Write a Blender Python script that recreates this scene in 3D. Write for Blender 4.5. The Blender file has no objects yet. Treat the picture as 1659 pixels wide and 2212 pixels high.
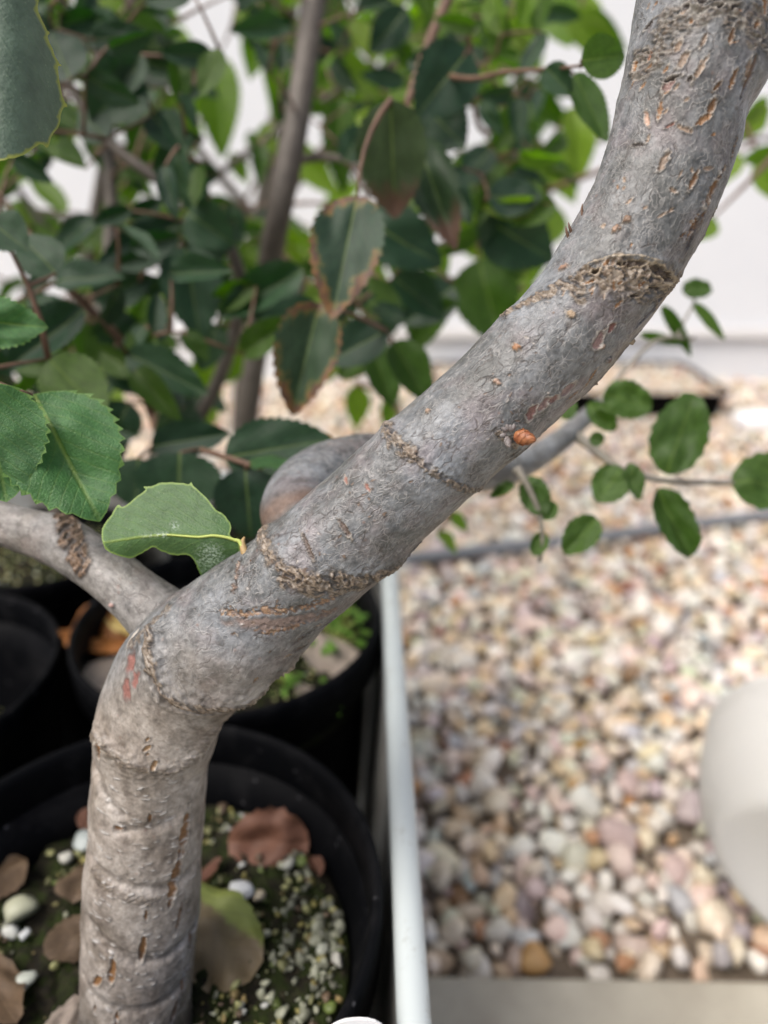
import bpy, bmesh, math, random
import numpy as np
from mathutils import Vector, Matrix
from mathutils.geometry import delaunay_2d_cdt

random.seed(7)
RNG = np.random.default_rng(7)
scene = bpy.context.scene
COL = scene.collection
R = math.radians

# ------------------------------------------------------------------ camera
CAM_Z, PITCH, FPX = 0.44, R(25.0), 26.0 / 36.0 * 2212.0
cam_data = bpy.data.cameras.new('camera')
cam_data.sensor_fit = 'VERTICAL'
cam_data.sensor_height = 36.0
cam_data.lens = 26.0
cam_data.clip_start = 0.01
cam_data.clip_end = 100.0
cam_data.dof.use_dof = True
cam_data.dof.focus_distance = 0.166
cam_data.dof.aperture_fstop = 7.2
cam = bpy.data.objects.new('camera', cam_data)
COL.objects.link(cam)
cam.location = (0, 0, CAM_Z)
cam.rotation_euler = (math.pi / 2 - PITCH, 0, 0)
scene.camera = cam

# ------------------------------------------------------------------ light
SUN_EL, SUN_AZ = R(58.0), R(236.0)      # azimuth clockwise from +Y
sun_dir = Vector((math.sin(SUN_AZ) * math.cos(SUN_EL), math.cos(SUN_AZ) * math.cos(SUN_EL), math.sin(SUN_EL)))
world = bpy.data.worlds.new('World')
scene.world = world
world.use_nodes = True
wn = world.node_tree
sky = wn.nodes.new('ShaderNodeTexSky')
sky.sky_type = 'NISHITA'
sky.sun_disc = False
sky.sun_elevation = SUN_EL
sky.sun_rotation = SUN_AZ
sky.dust_density = 6.0
sky.air_density = 0.8
sky.ozone_density = 0.6
wn.links.new(sky.outputs[0], wn.nodes['Background'].inputs[0])
wn.nodes['Background'].inputs[1].default_value = 0.10
sl = bpy.data.lights.new('sun', 'SUN')
sl.energy = 1.6
sl.angle = R(36.0)
sl.color = (1.0, 0.98, 0.95)
so = bpy.data.objects.new('sun', sl)
COL.objects.link(so)
so.rotation_euler = sun_dir.to_track_quat('Z', 'Y').to_euler()
so.location = (-1.5, -2, 3)

vs = scene.view_settings
vs.view_transform = 'Standard'
vs.look = 'None'
vs.gamma = 1.0
vs.exposure = 0.86
vs.use_curve_mapping = False
scene.cycles.use_denoising = True
scene.cycles.max_bounces = 5
scene.cycles.diffuse_bounces = 3
scene.cycles.glossy_bounces = 2
scene.cycles.caustics_reflective = False
scene.cycles.caustics_refractive = False
scene.cycles.transparent_max_bounces = 8

# ------------------------------------------------------------------ helpers
CP, SP = math.cos(PITCH), math.sin(PITCH)


def P(px, py, z):
    """A point z metres in front of the lens along the axis, seen at (px, py) of a 1659 x 2212 picture."""
    u, v = (px - 829.5) / FPX, (py - 1106.0) / FPX
    return Vector((z * u, z * (CP - v * SP), CAM_Z + z * (-SP - v * CP)))


def G(px, py, h=0.0):
    """The point at height h seen at (px, py)."""
    v = (py - 1106.0) / FPX
    return P(px, py, (CAM_Z - h) / (SP + v * CP))


def proj(A):
    A = np.asarray(A, dtype=float)
    d = A - np.array([0, 0, CAM_Z])
    z = d[:, 1] * CP - d[:, 2] * SP
    up = d[:, 1] * SP + d[:, 2] * CP
    zz = np.where(z > 0.01, z, 0.01)
    return 829.5 + FPX * d[:, 0] / zz, 1106 - FPX * up / zz, z


def tag(o, label=None, cat=None, group=None, kind=None):
    if label: o['label'] = label
    if cat: o['category'] = cat
    if group: o['group'] = group
    if kind: o['kind'] = kind
    return o


def empty(name, loc=(0, 0, 0)):
    o = bpy.data.objects.new(name, None)
    o.empty_display_size = 0.01
    COL.objects.link(o)
    o.location = loc
    return o


def mesh(name, verts, faces, smooth=True):
    m = bpy.data.meshes.new(name)
    if isinstance(verts, np.ndarray): verts = verts.tolist()
    if isinstance(faces, np.ndarray): faces = faces.tolist()
    m.from_pydata(verts, [], faces)
    if smooth: m.polygons.foreach_set('use_smooth', [True] * len(m.polygons))
    m.update()
    return m


def link(name, m, mat, parent=None, loc=None, rot=None):
    o = bpy.data.objects.new(name, m)
    COL.objects.link(o)
    if mat and not m.materials: m.materials.append(mat)
    if parent:
        o.parent = parent
        o.matrix_parent_inverse = Matrix.Translation(parent.location).inverted()
    if loc is not None: o.location = loc
    if rot is not None: o.rotation_euler = rot
    return o


def attr(m, name, data, kind='FLOAT'):
    a = m.attributes.new(name, kind, 'POINT')
    key = {'FLOAT': 'value', 'FLOAT_VECTOR': 'vector', 'FLOAT_COLOR': 'color'}[kind]
    a.data.foreach_set(key, np.asarray(data, dtype=np.float32).ravel())


def hash3(ix, iy, iz, seed):
    h = (ix * 374761393 + iy * 668265263 + iz * 2147483647 + seed * 1274126177) & 0xffffffff
    h = ((h ^ (h >> 13)) * 1274126177) & 0xffffffff
    h = ((h ^ (h >> 16)) * 2246822519) & 0xffffffff
    return (h ^ (h >> 15)) & 0xffffffff


def perlin(A, scale, seed=0):
    A = np.asarray(A, dtype=float) * scale + 1000.37
    I = np.floor(A).astype(np.int64)
    f = A - I
    w = f * f * f * (f * (f * 6 - 15) + 10)
    out = 0
    for dx in (0, 1):
        for dy in (0, 1):
            for dz in (0, 1):
                h = hash3(I[:, 0] + dx, I[:, 1] + dy, I[:, 2] + dz, seed)
                gx = ((h & 1023) / 511.5 - 1); gy = (((h >> 10) & 1023) / 511.5 - 1); gz = (((h >> 20) & 1023) / 511.5 - 1)
                d = gx * (f[:, 0] - dx) + gy * (f[:, 1] - dy) + gz * (f[:, 2] - dz)
                wx = w[:, 0] if dx else 1 - w[:, 0]
                wy = w[:, 1] if dy else 1 - w[:, 1]
                wz = w[:, 2] if dz else 1 - w[:, 2]
                out = out + d * wx * wy * wz
    return out * 1.4


def fbm(A, scale, octs=3, seed=0):
    return sum(perlin(A, scale * 2 ** i, seed + i) * 0.5 ** i for i in range(octs))


def sstep(a, b, x):
    t = np.clip((x - a) / (b - a), 0, 1)
    return t * t * (3 - 2 * t)


def spline(pts, n):
    """Catmull-Rom through rows of pts, n samples evenly spaced along the first three columns."""
    pts = np.asarray(pts, dtype=float)
    Q = np.vstack([2 * pts[0] - pts[1], pts, 2 * pts[-1] - pts[-2]])
    out = []
    for i in range(1, len(Q) - 2):
        t = np.linspace(0, 1, 60, endpoint=False)[:, None]
        a, b, c, d = Q[i - 1], Q[i], Q[i + 1], Q[i + 2]
        out.append(0.5 * (2 * b + (c - a) * t + (2 * a - 5 * b + 4 * c - d) * t ** 2 + (3 * b - a - 3 * c + d) * t ** 3))
    out = np.vstack(out + [pts[-1:]])
    L = np.concatenate([[0], np.cumsum(np.linalg.norm(np.diff(out[:, :3], axis=0), axis=1))])
    s = np.linspace(0, L[-1], n)
    return np.stack([np.interp(s, L, out[:, k]) for k in range(out.shape[1])], 1), s


def tube_data(pts, rad, seg=6, cap=True):
    pts = np.asarray(pts, dtype=float)
    n = len(pts)
    T = np.gradient(pts, axis=0)
    T /= np.linalg.norm(T, axis=1)[:, None] + 1e-12
    up = np.array([0.31, -0.9, 0.3])
    N = up - (T @ up)[:, None] * T
    N /= np.linalg.norm(N, axis=1)[:, None] + 1e-9
    B = np.cross(T, N)
    th = np.linspace(0, 2 * math.pi, seg, endpoint=False)
    rad = np.broadcast_to(np.asarray(rad, dtype=float), (n,))
    V = pts[:, None, :] + rad[:, None, None] * (np.cos(th)[None, :, None] * N[:, None, :] + np.sin(th)[None, :, None] * B[:, None, :])
    V = V.reshape(-1, 3)
    F = []
    for i in range(n - 1):
        for k in range(seg):
            a = i * seg + k; b = i * seg + (k + 1) % seg
            F.append((a, b, b + seg, a + seg))
    if cap:
        F.append(tuple(range(seg - 1, -1, -1)))
        F.append(tuple(range((n - 1) * seg, n * seg)))
    return V, F


class Bag:
    def __init__(s): s.V, s.F, s.n = [], [], 0
    def add(s, V, F):
        s.V.append(np.asarray(V, dtype=float)); s.F += [tuple(i + s.n for i in f) for f in F]; s.n += len(V)
    def mesh(s, name, smooth=True): return mesh(name, np.vstack(s.V), s.F, smooth)


def lathe(profile, seg=64):
    """profile: list of (r, z); closed ring round z."""
    V, F = [], []
    for r, z in profile:
        for k in range(seg):
            a = 2 * math.pi * k / seg
            V.append((r * math.cos(a), r * math.sin(a), z))
    for i in range(len(profile) - 1):
        for k in range(seg):
            a = i * seg + k; b = i * seg + (k + 1) % seg
            F.append((a, b, b + seg, a + seg))
    return V, F


def ico(sub):
    bm = bmesh.new()
    bmesh.ops.create_icosphere(bm, subdivisions=sub, radius=1.0)
    V = np.array([v.co[:] for v in bm.verts]); F = [tuple(v.index for v in f.verts) for f in bm.faces]
    bm.free()
    return V, F


# ------------------------------------------------------------------ materials
class NT:
    def __init__(s, name):
        s.m = bpy.data.materials.new(name); s.m.use_nodes = True
        s.t = s.m.node_tree; s.b = s.t.nodes['Principled BSDF']; s.out = s.t.nodes['Material Output']
    def n(s, typ, **kw):
        nd = s.t.nodes.new('ShaderNode' + typ)
        for k, v in kw.items():
            if k in nd.inputs: s.set(nd.inputs[k], v)
            else: setattr(nd, k, v)
        return nd
    def set(s, inp, v):
        if isinstance(v, bpy.types.NodeSocket): s.t.links.new(v, inp)
        elif isinstance(v, bpy.types.Node): s.t.links.new(v.outputs[0], inp)
        else: inp.default_value = v
    def math(s, op, a, b=0.0, c=0.0, clamp=False):
        nd = s.t.nodes.new('ShaderNodeMath'); nd.operation = op; nd.use_clamp = clamp
        for i, v in enumerate((a, b, c)): s.set(nd.inputs[i], v)
        return nd.outputs[0]
    def mix(s, f, a, b, mode='MIX'):
        nd = s.t.nodes.new('ShaderNodeMix'); nd.data_type = 'RGBA'; nd.blend_type = mode
        s.set(nd.inputs[0], f)
        for i, v in ((6, a), (7, b)):
            if isinstance(v, tuple) and len(v) == 3: v = v + (1.0,)
            s.set(nd.inputs[i], v)
        return nd.outputs[2]
    def ramp(s, f, stops):
        nd = s.t.nodes.new('ShaderNodeValToRGB'); e = nd.color_ramp.elements
        while len(e) < len(stops): e.new(0.5)
        for k, (p, c) in enumerate(stops):
            e[k].position = p; e[k].color = (c, c, c, 1) if isinstance(c, (int, float)) else tuple(c) + (1,)
        s.set(nd.inputs[0], f)
        return nd.outputs[0]
    def noise(s, scale, vec=None, detail=3.0, rough=0.55, color=False):
        nd = s.n('TexNoise', Scale=scale, Detail=detail, Roughness=rough)
        if vec is not None: s.set(nd.inputs['Vector'], vec)
        return nd.outputs[1 if color else 0]
    def attr(s, name, out=0):
        nd = s.t.nodes.new('ShaderNodeAttribute'); nd.attribute_name = name
        return nd.outputs[out]
    def bump(s, h, strength, dist, normal=None):
        nd = s.n('Bump', Strength=strength, Distance=dist, Height=h)
        if normal is not None: s.set(nd.inputs['Normal'], normal)
        return nd.outputs[0]
    def obj(s): return s.n('TexCoord').outputs['Object']


def plain(name, c1, c2, scale, rough=0.6, bump=0.0, bdist=0.001, spec=0.5, trans=0.0):
    t = NT(name)
    co = t.obj()
    f = t.ramp(t.noise(scale, co, 5, 0.6), [(0.3, 0.0), (0.7, 1.0)])
    t.set(t.b.inputs['Base Color'], t.mix(f, c1, c2))
    t.b.inputs['Roughness'].default_value = rough
    t.b.inputs['Specular IOR Level'].default_value = spec
    if bump: t.set(t.b.inputs['Normal'], t.bump(t.noise(scale * 3, co, 6, 0.65), bump, bdist))
    if trans:
        tr = t.n('BsdfTranslucent'); t.set(tr.inputs[0], t.mix(f, c1, c2))
        mx = t.n('MixShader'); mx.inputs[0].default_value = trans
        t.t.links.new(t.b.outputs[0], mx.inputs[1]); t.t.links.new(tr.outputs[0], mx.inputs[2])
        t.t.links.new(mx.outputs[0], t.out.inputs[0])
    return t.m


def bark_material():
    t = NT('grey_bark')
    bk = t.attr('bark_pos', 1)
    tint = t.attr('bark_tint', 0)
    ta = t.n('Attribute'); ta.attribute_name = 'bark_tint'; mask = ta.outputs[3]
    low = t.attr('bark_low', 2)
    mp = t.n('Mapping', Vector=bk); mp.inputs['Scale'].default_value = (1, 1, 0.75)
    dis = t.noise(260, bk, 2, 0.5, color=True)
    off = t.n('VectorMath', operation='SUBTRACT'); t.set(off.inputs[0], dis); off.inputs[1].default_value = (0.5, 0.5, 0.5)
    sc = t.n('VectorMath', operation='SCALE'); t.set(sc.inputs[0], off.outputs[0]); sc.inputs['Scale'].default_value = 0.0042
    wv = t.n('VectorMath', operation='ADD'); t.set(wv.inputs[0], mp.outputs[0]); t.set(wv.inputs[1], sc.outputs[0])
    # base colour: grey-green, blue-white bloom, lilac and warm patches
    big = t.noise(42, bk, 4, 0.62)
    n1 = t.ramp(t.noise(95, mp.outputs[0], 5, 0.65), [(0.38, 0.0), (0.62, 1.0)])
    n2 = t.ramp(t.noise(70, off.outputs[0], 1) if False else t.noise(88, bk, 3, 0.6, color=True), [(0.50, 0.0), (0.62, 1.0)])
    n3 = t.noise(900, bk, 5, 0.7)
    n4 = t.noise(330, mp.outputs[0], 4, 0.65)
    c = t.mix(n1, (0.070, 0.073, 0.069), (0.132, 0.138, 0.141))
    c = t.mix(t.ramp(big, [(0.46, 0.0), (0.66, 0.8)]), c, (0.198, 0.215, 0.234))
    c = t.mix(t.math('MULTIPLY', n2, 0.36), c, (0.168, 0.120, 0.122))
    c = t.mix(t.math('MULTIPLY', low, 0.8), c, t.mix(n1, (0.235, 0.197, 0.160), (0.405, 0.362, 0.315)))
    c = t.mix(0.75, c, t.ramp(n4, [(0.28, 0.10), (0.5, 0.5), (0.72, 0.88)]), 'SOFT_LIGHT')
    c = t.mix(0.55, c, t.ramp(n3, [(0.3, 0.10), (0.5, 0.5), (0.72, 0.86)]), 'SOFT_LIGHT')
    # curled net of pale raised lines
    def net(scale, vec, w):
        v = t.n('TexVoronoi', feature='DISTANCE_TO_EDGE', Scale=scale, Vector=vec)
        return t.ramp(v.outputs['Distance'], [(0.0, 1.0), (w, 0.6), (w * 2.0, 0.0)])
    l1 = net(520, wv.outputs[0], 0.045)
    l2 = net(900, wv.outputs[0], 0.06)
    m1 = t.ramp(t.noise(420, bk, 3, 0.6), [(0.46, 0.0), (0.56, 1.0)])
    m2 = t.ramp(t.noise(240, mp.outputs[0], 3, 0.6), [(0.44, 0.0), (0.58, 1.0)])
    l1 = t.math('MULTIPLY', l1, m1)
    l2 = t.math('MULTIPLY', l2, m2)
    lines = t.math('MAXIMUM', l1, t.math('MULTIPLY', l2, 0.7))
    nolow = t.math('SUBTRACT', 1.0, t.math('MULTIPLY', low, 0.75))
    lines = t.math('MULTIPLY', lines, nolow)
    c = t.mix(t.math('MULTIPLY', lines, 0.42), c, (0.36, 0.35, 0.335))
    # thin dark splits running along the wood
    mp2 = t.n('Mapping', Vector=wv.outputs[0]); mp2.inputs['Scale'].default_value = (1, 1, 0.40)
    v3 = t.n('TexVoronoi', feature='DISTANCE_TO_EDGE', Scale=420, Vector=mp2.outputs[0])
    l3 = t.ramp(v3.outputs['Distance'], [(0.0, 1.0), (0.03, 0.6), (0.075, 0.0)])
    m3 = t.ramp(t.noise(190, bk, 4, 0.65), [(0.47, 0.0), (0.60, 1.0)])
    l3 = t.math('MULTIPLY', t.math('MULTIPLY', l3, m3), nolow)
    c = t.mix(t.math('MULTIPLY', l3, 0.75), c, (0.055, 0.043, 0.036))
    # tiny red and dark flecks
    v4 = t.n('TexVoronoi', feature='F1', Scale=300, Vector=bk)
    fl = t.math('MULTIPLY', t.ramp(v4.outputs['Distance'], [(0.0, 1.0), (0.17, 0.0)]), t.ramp(t.noise(90, bk, 2), [(0.50, 0.0), (0.58, 1.0)]))
    c = t.mix(t.math('MULTIPLY', fl, 0.5), c, (0.22, 0.12, 0.085))
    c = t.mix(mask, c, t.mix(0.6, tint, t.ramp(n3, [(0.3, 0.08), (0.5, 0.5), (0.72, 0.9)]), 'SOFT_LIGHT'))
    t.set(t.b.inputs['Base Color'], c)
    t.b.inputs['Roughness'].default_value = 0.44
    t.b.inputs['Specular IOR Level'].default_value = 0.45
    h = t.math('ADD', t.math('MULTIPLY', lines, 0.55), t.math('MULTIPLY', n3, 0.6))
    h = t.math('ADD', h, t.math('MULTIPLY', n4, 0.8))
    h = t.math('SUBTRACT', h, t.math('MULTIPLY', l3, 0.7))
    t.set(t.b.inputs['Normal'], t.bump(h, 0.62, 0.00024))
    return t.m


def leaf_material(name, c1, c2, edge=None, ewidth=0.0, brown=None, trans=0.35, rough=0.42, vein=(0.16, 0.22, 0.06), veinmix=0.6, speck=0.0, bump=0.5, svm=0.06, tip=None):
    """luv = (across -1..1, along 0..1, distance to rim in leaf lengths)."""
    t = NT(name)
    luv = t.attr('luv', 1)
    sp = t.n('SeparateXYZ', Vector=luv)
    x, y, e = sp.outputs[0], sp.outputs[1], sp.outputs[2]
    oi = t.n('ObjectInfo')
    rnd = oi.outputs['Random']
    co = t.obj()
    c = t.mix(rnd, c1, c2)
    nz = t.noise(9.0, co, 5, 0.65)
    c = t.mix(0.6, c, t.ramp(nz, [(0.25, 0.2), (0.75, 0.8)]), 'SOFT_LIGHT')
    ax = t.math('ABSOLUTE', x)
    mid = t.ramp(ax, [(0.0, 1.0), (0.022, 0.8), (0.05, 0.0)])
    fade = t.math('SUBTRACT', 1.0, t.math('MULTIPLY', y, 0.75))
    mid = t.math('MULTIPLY', mid, fade)
    # side veins
    ph = t.math('ADD', t.math('MULTIPLY', y, 9.0), t.math('MULTIPLY', ax, -4.2))
    ph = t.math('ADD', ph, t.math('MULTIPLY', nz, 0.35))
    fr = t.math('ABSOLUTE', t.math('SUBTRACT', t.math('FRACT', ph), 0.5))
    sv = t.ramp(fr, [(0.0, 1.0), (0.05, 0.6), (0.12, 0.0)])
    c = t.mix(t.math('MULTIPLY', sv, svm), c, vein)
    c = t.mix(t.math('MULTIPLY', mid, veinmix), c, vein)
    if speck:
        v = t.n('TexVoronoi', feature='F1', Scale=48, Vector=co)
        s1 = t.math('MULTIPLY', t.ramp(v.outputs['Distance'], [(0.0, 1.0), (0.22, 0.0)]), t.ramp(t.noise(11, co, 3), [(0.45, 0.0), (0.6, 1.0)]))
        c = t.mix(t.math('MULTIPLY', s1, speck), c, (0.42, 0.48, 0.36))
        d = t.attr('dust', 2)
        c = t.mix(t.math('MULTIPLY', d, t.ramp(t.noise(55, co, 4, 0.7), [(0.45, 0.0), (0.6, 1.0)])), c, (0.55, 0.63, 0.60))
    if tip:
        ty = t.math('ADD', y, t.math('MULTIPLY', t.math('SUBTRACT', t.noise(4.0, co, 5, 0.7), 0.5), 0.5))
        c = t.mix(t.ramp(ty, [(0.66, 0.0), (0.80, 1.0)]), c, tip)
    if brown:
        be = t.math('ADD', e, t.math('MULTIPLY', t.math('SUBTRACT', t.noise(2.3, co, 7, 0.75), 0.45), 1.15))
        be = t.math('SUBTRACT', be, t.math('MULTIPLY', t.math('POWER', y, 3.0), 0.16))
        yel = t.ramp(be, [(0.0, 1.0), (ewidth * 1.25, 1.0), (ewidth * 1.9, 0.0)])
        brn = t.ramp(be, [(0.0, 1.0), (ewidth * 0.8, 1.0), (ewidth * 1.15, 0.0)])
        c = t.mix(t.math('MULTIPLY', yel, 0.6), c, (0.17, 0.155, 0.04))
        c = t.mix(brn, c, t.mix(t.ramp(t.noise(7, co, 4), [(0.4, 0.0), (0.6, 1.0)]), brown, (0.19, 0.105, 0.045)))
    elif edge:
        em = t.ramp(e, [(0.0, 1.0), (ewidth, 0.75), (ewidth * 1.8, 0.0)])
        c = t.mix(em, c, edge)
    t.set(t.b.inputs['Base Color'], c)
    t.set(t.b.inputs['Roughness'], t.math('ADD', rough - 0.08, t.math('MULTIPLY', nz, 0.16)))
    t.b.inputs['Specular IOR Level'].default_value = 0.32
    hh = t.math('ADD', t.math('MULTIPLY', sv, -0.12), t.math('MULTIPLY', t.noise(60, co, 3), 0.6))
    hh = t.math('SUBTRACT', hh, mid)
    nrm = t.bump(hh, bump, 0.0006)
    t.set(t.b.inputs['Normal'], nrm)
    tr = t.n('BsdfTranslucent')
    t.set(tr.inputs[0], t.mix(0.85, c, (0.62, 1.0, 0.16), 'MULTIPLY') if not brown else c)
    hs = t.n('HueSaturation', Color=tr.inputs[0].links[0].from_socket, Value=1.9, Saturation=1.1)
    t.set(tr.inputs[0], hs.outputs[0])
    mx = t.n('MixShader'); mx.inputs[0].default_value = trans
    t.t.links.new(t.b.outputs[0], mx.inputs[1]); t.t.links.new(tr.outputs[0], mx.inputs[2])
    t.t.links.new(mx.outputs[0], t.out.inputs[0])
    return t.m


def stone_material(name, per_object):
    t = NT(name)
    col = t.n('ObjectInfo').outputs['Color'] if per_object else t.attr('stone_colour', 0)
    co = t.obj() if not per_object else t.n('TexCoord').outputs['Object']
    s = 1.6 if per_object else 130.0
    nz = t.noise(s, co, 5, 0.65)
    c = t.mix(0.75, col, t.ramp(nz, [(0.25, 0.15), (0.5, 0.5), (0.75, 0.85)]), 'SOFT_LIGHT')
    t.set(t.b.inputs['Base Color'], c)
    t.b.inputs['Roughness'].default_value = 0.5
    return t.m


M = {}
M['bark'] = bark_material()
M['elm'] = leaf_material('elm_leaf', (0.010, 0.032, 0.017), (0.022, 0.056, 0.024), trans=0.22, rough=0.46)
M['elm_bright'] = leaf_material('bright_elm_leaf', (0.050, 0.130, 0.044), (0.056, 0.142, 0.047), veinmix=0.9, vein=(0.20, 0.27, 0.07), trans=0.2, rough=0.42, edge=(0.12, 0.22, 0.06), ewidth=0.006, svm=0.16, bump=0.9)
M['elm_scorched'] = leaf_material('scorched_elm_leaf', (0.024, 0.050, 0.029), (0.032, 0.060, 0.030), brown=(0.085, 0.050, 0.040), ewidth=0.058, trans=0.22, rough=0.5)
M['elm_tip'] = leaf_material('tip_burnt_elm_leaf', (0.018, 0.040, 0.023), (0.034, 0.055, 0.022), tip=(0.085, 0.048, 0.036), trans=0.22, rough=0.5)
M['mid'] = leaf_material('mid_green_leaf', (0.038, 0.078, 0.016), (0.062, 0.110, 0.020), trans=0.42, rough=0.45)
M['light'] = leaf_material('light_green_leaf', (0.098, 0.165, 0.022), (0.170, 0.235, 0.040), trans=0.5, rough=0.45)
M['oak'] = leaf_material('oak_leaf', (0.074, 0.140, 0.054), (0.074, 0.140, 0.054), edge=(0.24, 0.34, 0.10), ewidth=0.007, vein=(0.36, 0.45, 0.08), veinmix=0.95, speck=0.5, trans=0.22, rough=0.40, bump=0.7)
M['oak_dusty'] = leaf_material('dusty_oak_leaf', (0.088, 0.128, 0.098), (0.088, 0.128, 0.098), edge=(0.28, 0.30, 0.06), ewidth=0.006, vein=(0.14, 0.20, 0.11), veinmix=0.6, speck=0.35, trans=0.15, rough=0.55, bump=0.7)
M['oak_far'] = leaf_material('plain_oak_leaf', (0.046, 0.086, 0.023), (0.064, 0.114, 0.027), trans=0.32, rough=0.45)
M['dead_brown'] = leaf_material('dead_leaf', (0.105, 0.072, 0.046), (0.130, 0.085, 0.050), vein=(0.20, 0.14, 0.085), trans=0.1, rough=0.6)
M['dead_red'] = leaf_material('dead_red_leaf', (0.140, 0.066, 0.046), (0.155, 0.074, 0.048), vein=(0.25, 0.13, 0.085), trans=0.1, rough=0.55)
M['dead_pale'] = leaf_material('dead_pale_leaf', (0.28, 0.235, 0.20), (0.31, 0.255, 0.215), vein=(0.36, 0.30, 0.25), trans=0.1, rough=0.6)
M['twig'] = plain('brown_twig', (0.090, 0.048, 0.028), (0.145, 0.082, 0.050), 160, 0.6, 0.4, 0.0004)
M['stem'] = plain('grey_brown_stem', (0.066, 0.054, 0.043), (0.108, 0.092, 0.076), 120, 0.62, 0.5, 0.0006)
M['black'] = plain('black_plastic', (0.002, 0.0023, 0.003), (0.005, 0.0056, 0.007), 55, 0.6, 0.12, 0.0003, 0.03)
def dusty_plastic():
    t = NT('dusty_black_plastic')
    co = t.obj()
    d = t.ramp(t.noise(38, co, 6, 0.72), [(0.50, 0.0), (0.72, 1.0)])
    v = t.n('TexVoronoi', feature='F1', Scale=170, Vector=co)
    sp = t.math('MULTIPLY', t.ramp(v.outputs['Distance'], [(0.0, 1.0), (0.16, 0.0)]), t.ramp(t.noise(60, co, 2), [(0.52, 0.0), (0.58, 1.0)]))
    c = t.mix(t.math('MULTIPLY', d, 0.5), (0.0025, 0.0028, 0.0036), (0.020, 0.020, 0.021))
    c = t.mix(t.math('MULTIPLY', sp, 0.6), c, (0.14, 0.14, 0.15))
    t.set(t.b.inputs['Base Color'], c)
    t.b.inputs['Roughness'].default_value = 0.6
    t.b.inputs['Specular IOR Level'].default_value = 0.05
    t.set(t.b.inputs['Normal'], t.bump(t.noise(120, co, 4), 0.15, 0.0004))
    return t.m


M['black'] = dusty_plastic()
M['stone_obj'] = stone_material('pebble_stone', True)
M['stone_mix'] = stone_material('gravel_stone', False)

# ------------------------------------------------------------------ the setting
def box(x0, x1, y0, y1, z0, z1):
    V = [(x, y, z) for z in (z0, z1) for y in (y0, y1) for x in (x0, x1)]
    return V, [(0, 2, 3, 1), (4, 5, 7, 6), (0, 1, 5, 4), (2, 6, 7, 3), (0, 4, 6, 2), (1, 3, 7, 5)]


def box_mesh(name, b, bev=0.0):
    m = mesh(name, *box(*b), smooth=False)
    if bev:
        bm = bmesh.new(); bm.from_mesh(m)
        bmesh.ops.bevel(bm, geom=bm.edges[:], offset=bev, segments=3, profile=0.6, affect='EDGES')
        bm.to_mesh(m); bm.free()
    return m


ground = link('gravel_ground', mesh('gravel_ground', [(-14, 0.26, -0.012), (14, 0.26, -0.012), (14, 1.70, -0.012), (-14, 1.70, -0.012)], [(0, 1, 2, 3)]),
              plain('gravel_dirt', (0.09, 0.068, 0.048), (0.20, 0.16, 0.12), 60, 0.85, 0.5, 0.003))
tag(ground, kind='structure')
slab = link('patio_slab', box_mesh('patio_slab', (-14, 14, -12, 0.2775, -0.12, 0.006), 0.004),
            plain('patio_concrete', (0.34, 0.31, 0.25), (0.45, 0.42, 0.345), 26, 0.8, 0.6, 0.0012))
tag(slab, kind='structure')
# slab near edge runs a little askew to the lens
slab.rotation_euler = (0, 0, R(-0.9))
slab.location = (0, 0.0045, 0)

wall = empty('house_wall', (0, 1.66, 0))
stucco = plain('white_stucco', (0.80, 0.83, 0.865), (0.83, 0.86, 0.89), 7, 0.85, 0.35, 0.0015)
base_paint = plain('painted_footing', (0.80, 0.82, 0.845), (0.83, 0.85, 0.87), 9, 0.85, 0.3, 0.0015)
link('wall_face', box_mesh('wall_face', (-9, 9, 1.645, 1.85, 0.1235, 3.2)), stucco, wall)
link('drip_edge', box_mesh('drip_edge', (-9, 9, 1.638, 1.85, 0.098, 0.121), 0.003), plain('white_trim', (0.82, 0.82, 0.82), (0.85, 0.85, 0.85), 5, 0.5), wall)
link('footing', box_mesh('footing', (-9, 9, 1.652, 1.85, -0.03, 0.096)), base_paint, wall)
tag(wall, 'white rendered house wall with a low grey-white footing behind the gravel', 'wall')

# pebbles
SV2, SF2 = ico(2)
SV1, SF1 = ico(1)


def pebble_shape(V, seed):
    rs = np.random.default_rng(seed)
    W = V * np.array([1.0, rs.uniform(0.62, 0.95), rs.uniform(0.48, 0.75)])
    for _ in range(9):                                   # knocked-off corners
        d = rs.normal(size=3); d /= np.linalg.norm(d); lim = rs.uniform(0.50, 0.82) * np.abs(W @ d).max()
        o = np.clip(W @ d - lim, 0, None); W = W - o[:, None] * d * 0.85
    W = W * (1 + 0.16 * perlin(V, 1.3, seed)[:, None] + 0.05 * perlin(V, 3.1, seed + 5)[:, None])
    return W


STONE_COLS = [((0.791, 0.748, 0.674), 28), ((0.771, 0.660, 0.508), 22), ((0.672, 0.512, 0.331), 14), ((0.751, 0.600, 0.527), 12), ((0.553, 0.443, 0.420), 6),
              ((0.494, 0.265, 0.127), 6), ((0.544, 0.542, 0.537), 7), ((0.692, 0.678, 0.527), 6), ((0.337, 0.177, 0.107), 3), ((0.355, 0.325, 0.303), 3)]
_cw = np.array([w for _, w in STONE_COLS], float); _cw /= _cw.sum()


def stone_colour(rs):
    c = np.array(STONE_COLS[rs.choice(len(STONE_COLS), p=_cw)][0])
    return np.clip(c * rs.uniform(0.82, 1.08) + rs.normal(0, 0.015, 3), 0.03, 0.86)


def rand_rot(rs, tilt=0.6):
    return Matrix.Rotation(rs.uniform(0, 6.28), 3, 'Z') @ Matrix.Rotation(rs.normal(0, tilt), 3, 'X') @ Matrix.Rotation(rs.normal(0, tilt), 3, 'Y')


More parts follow.
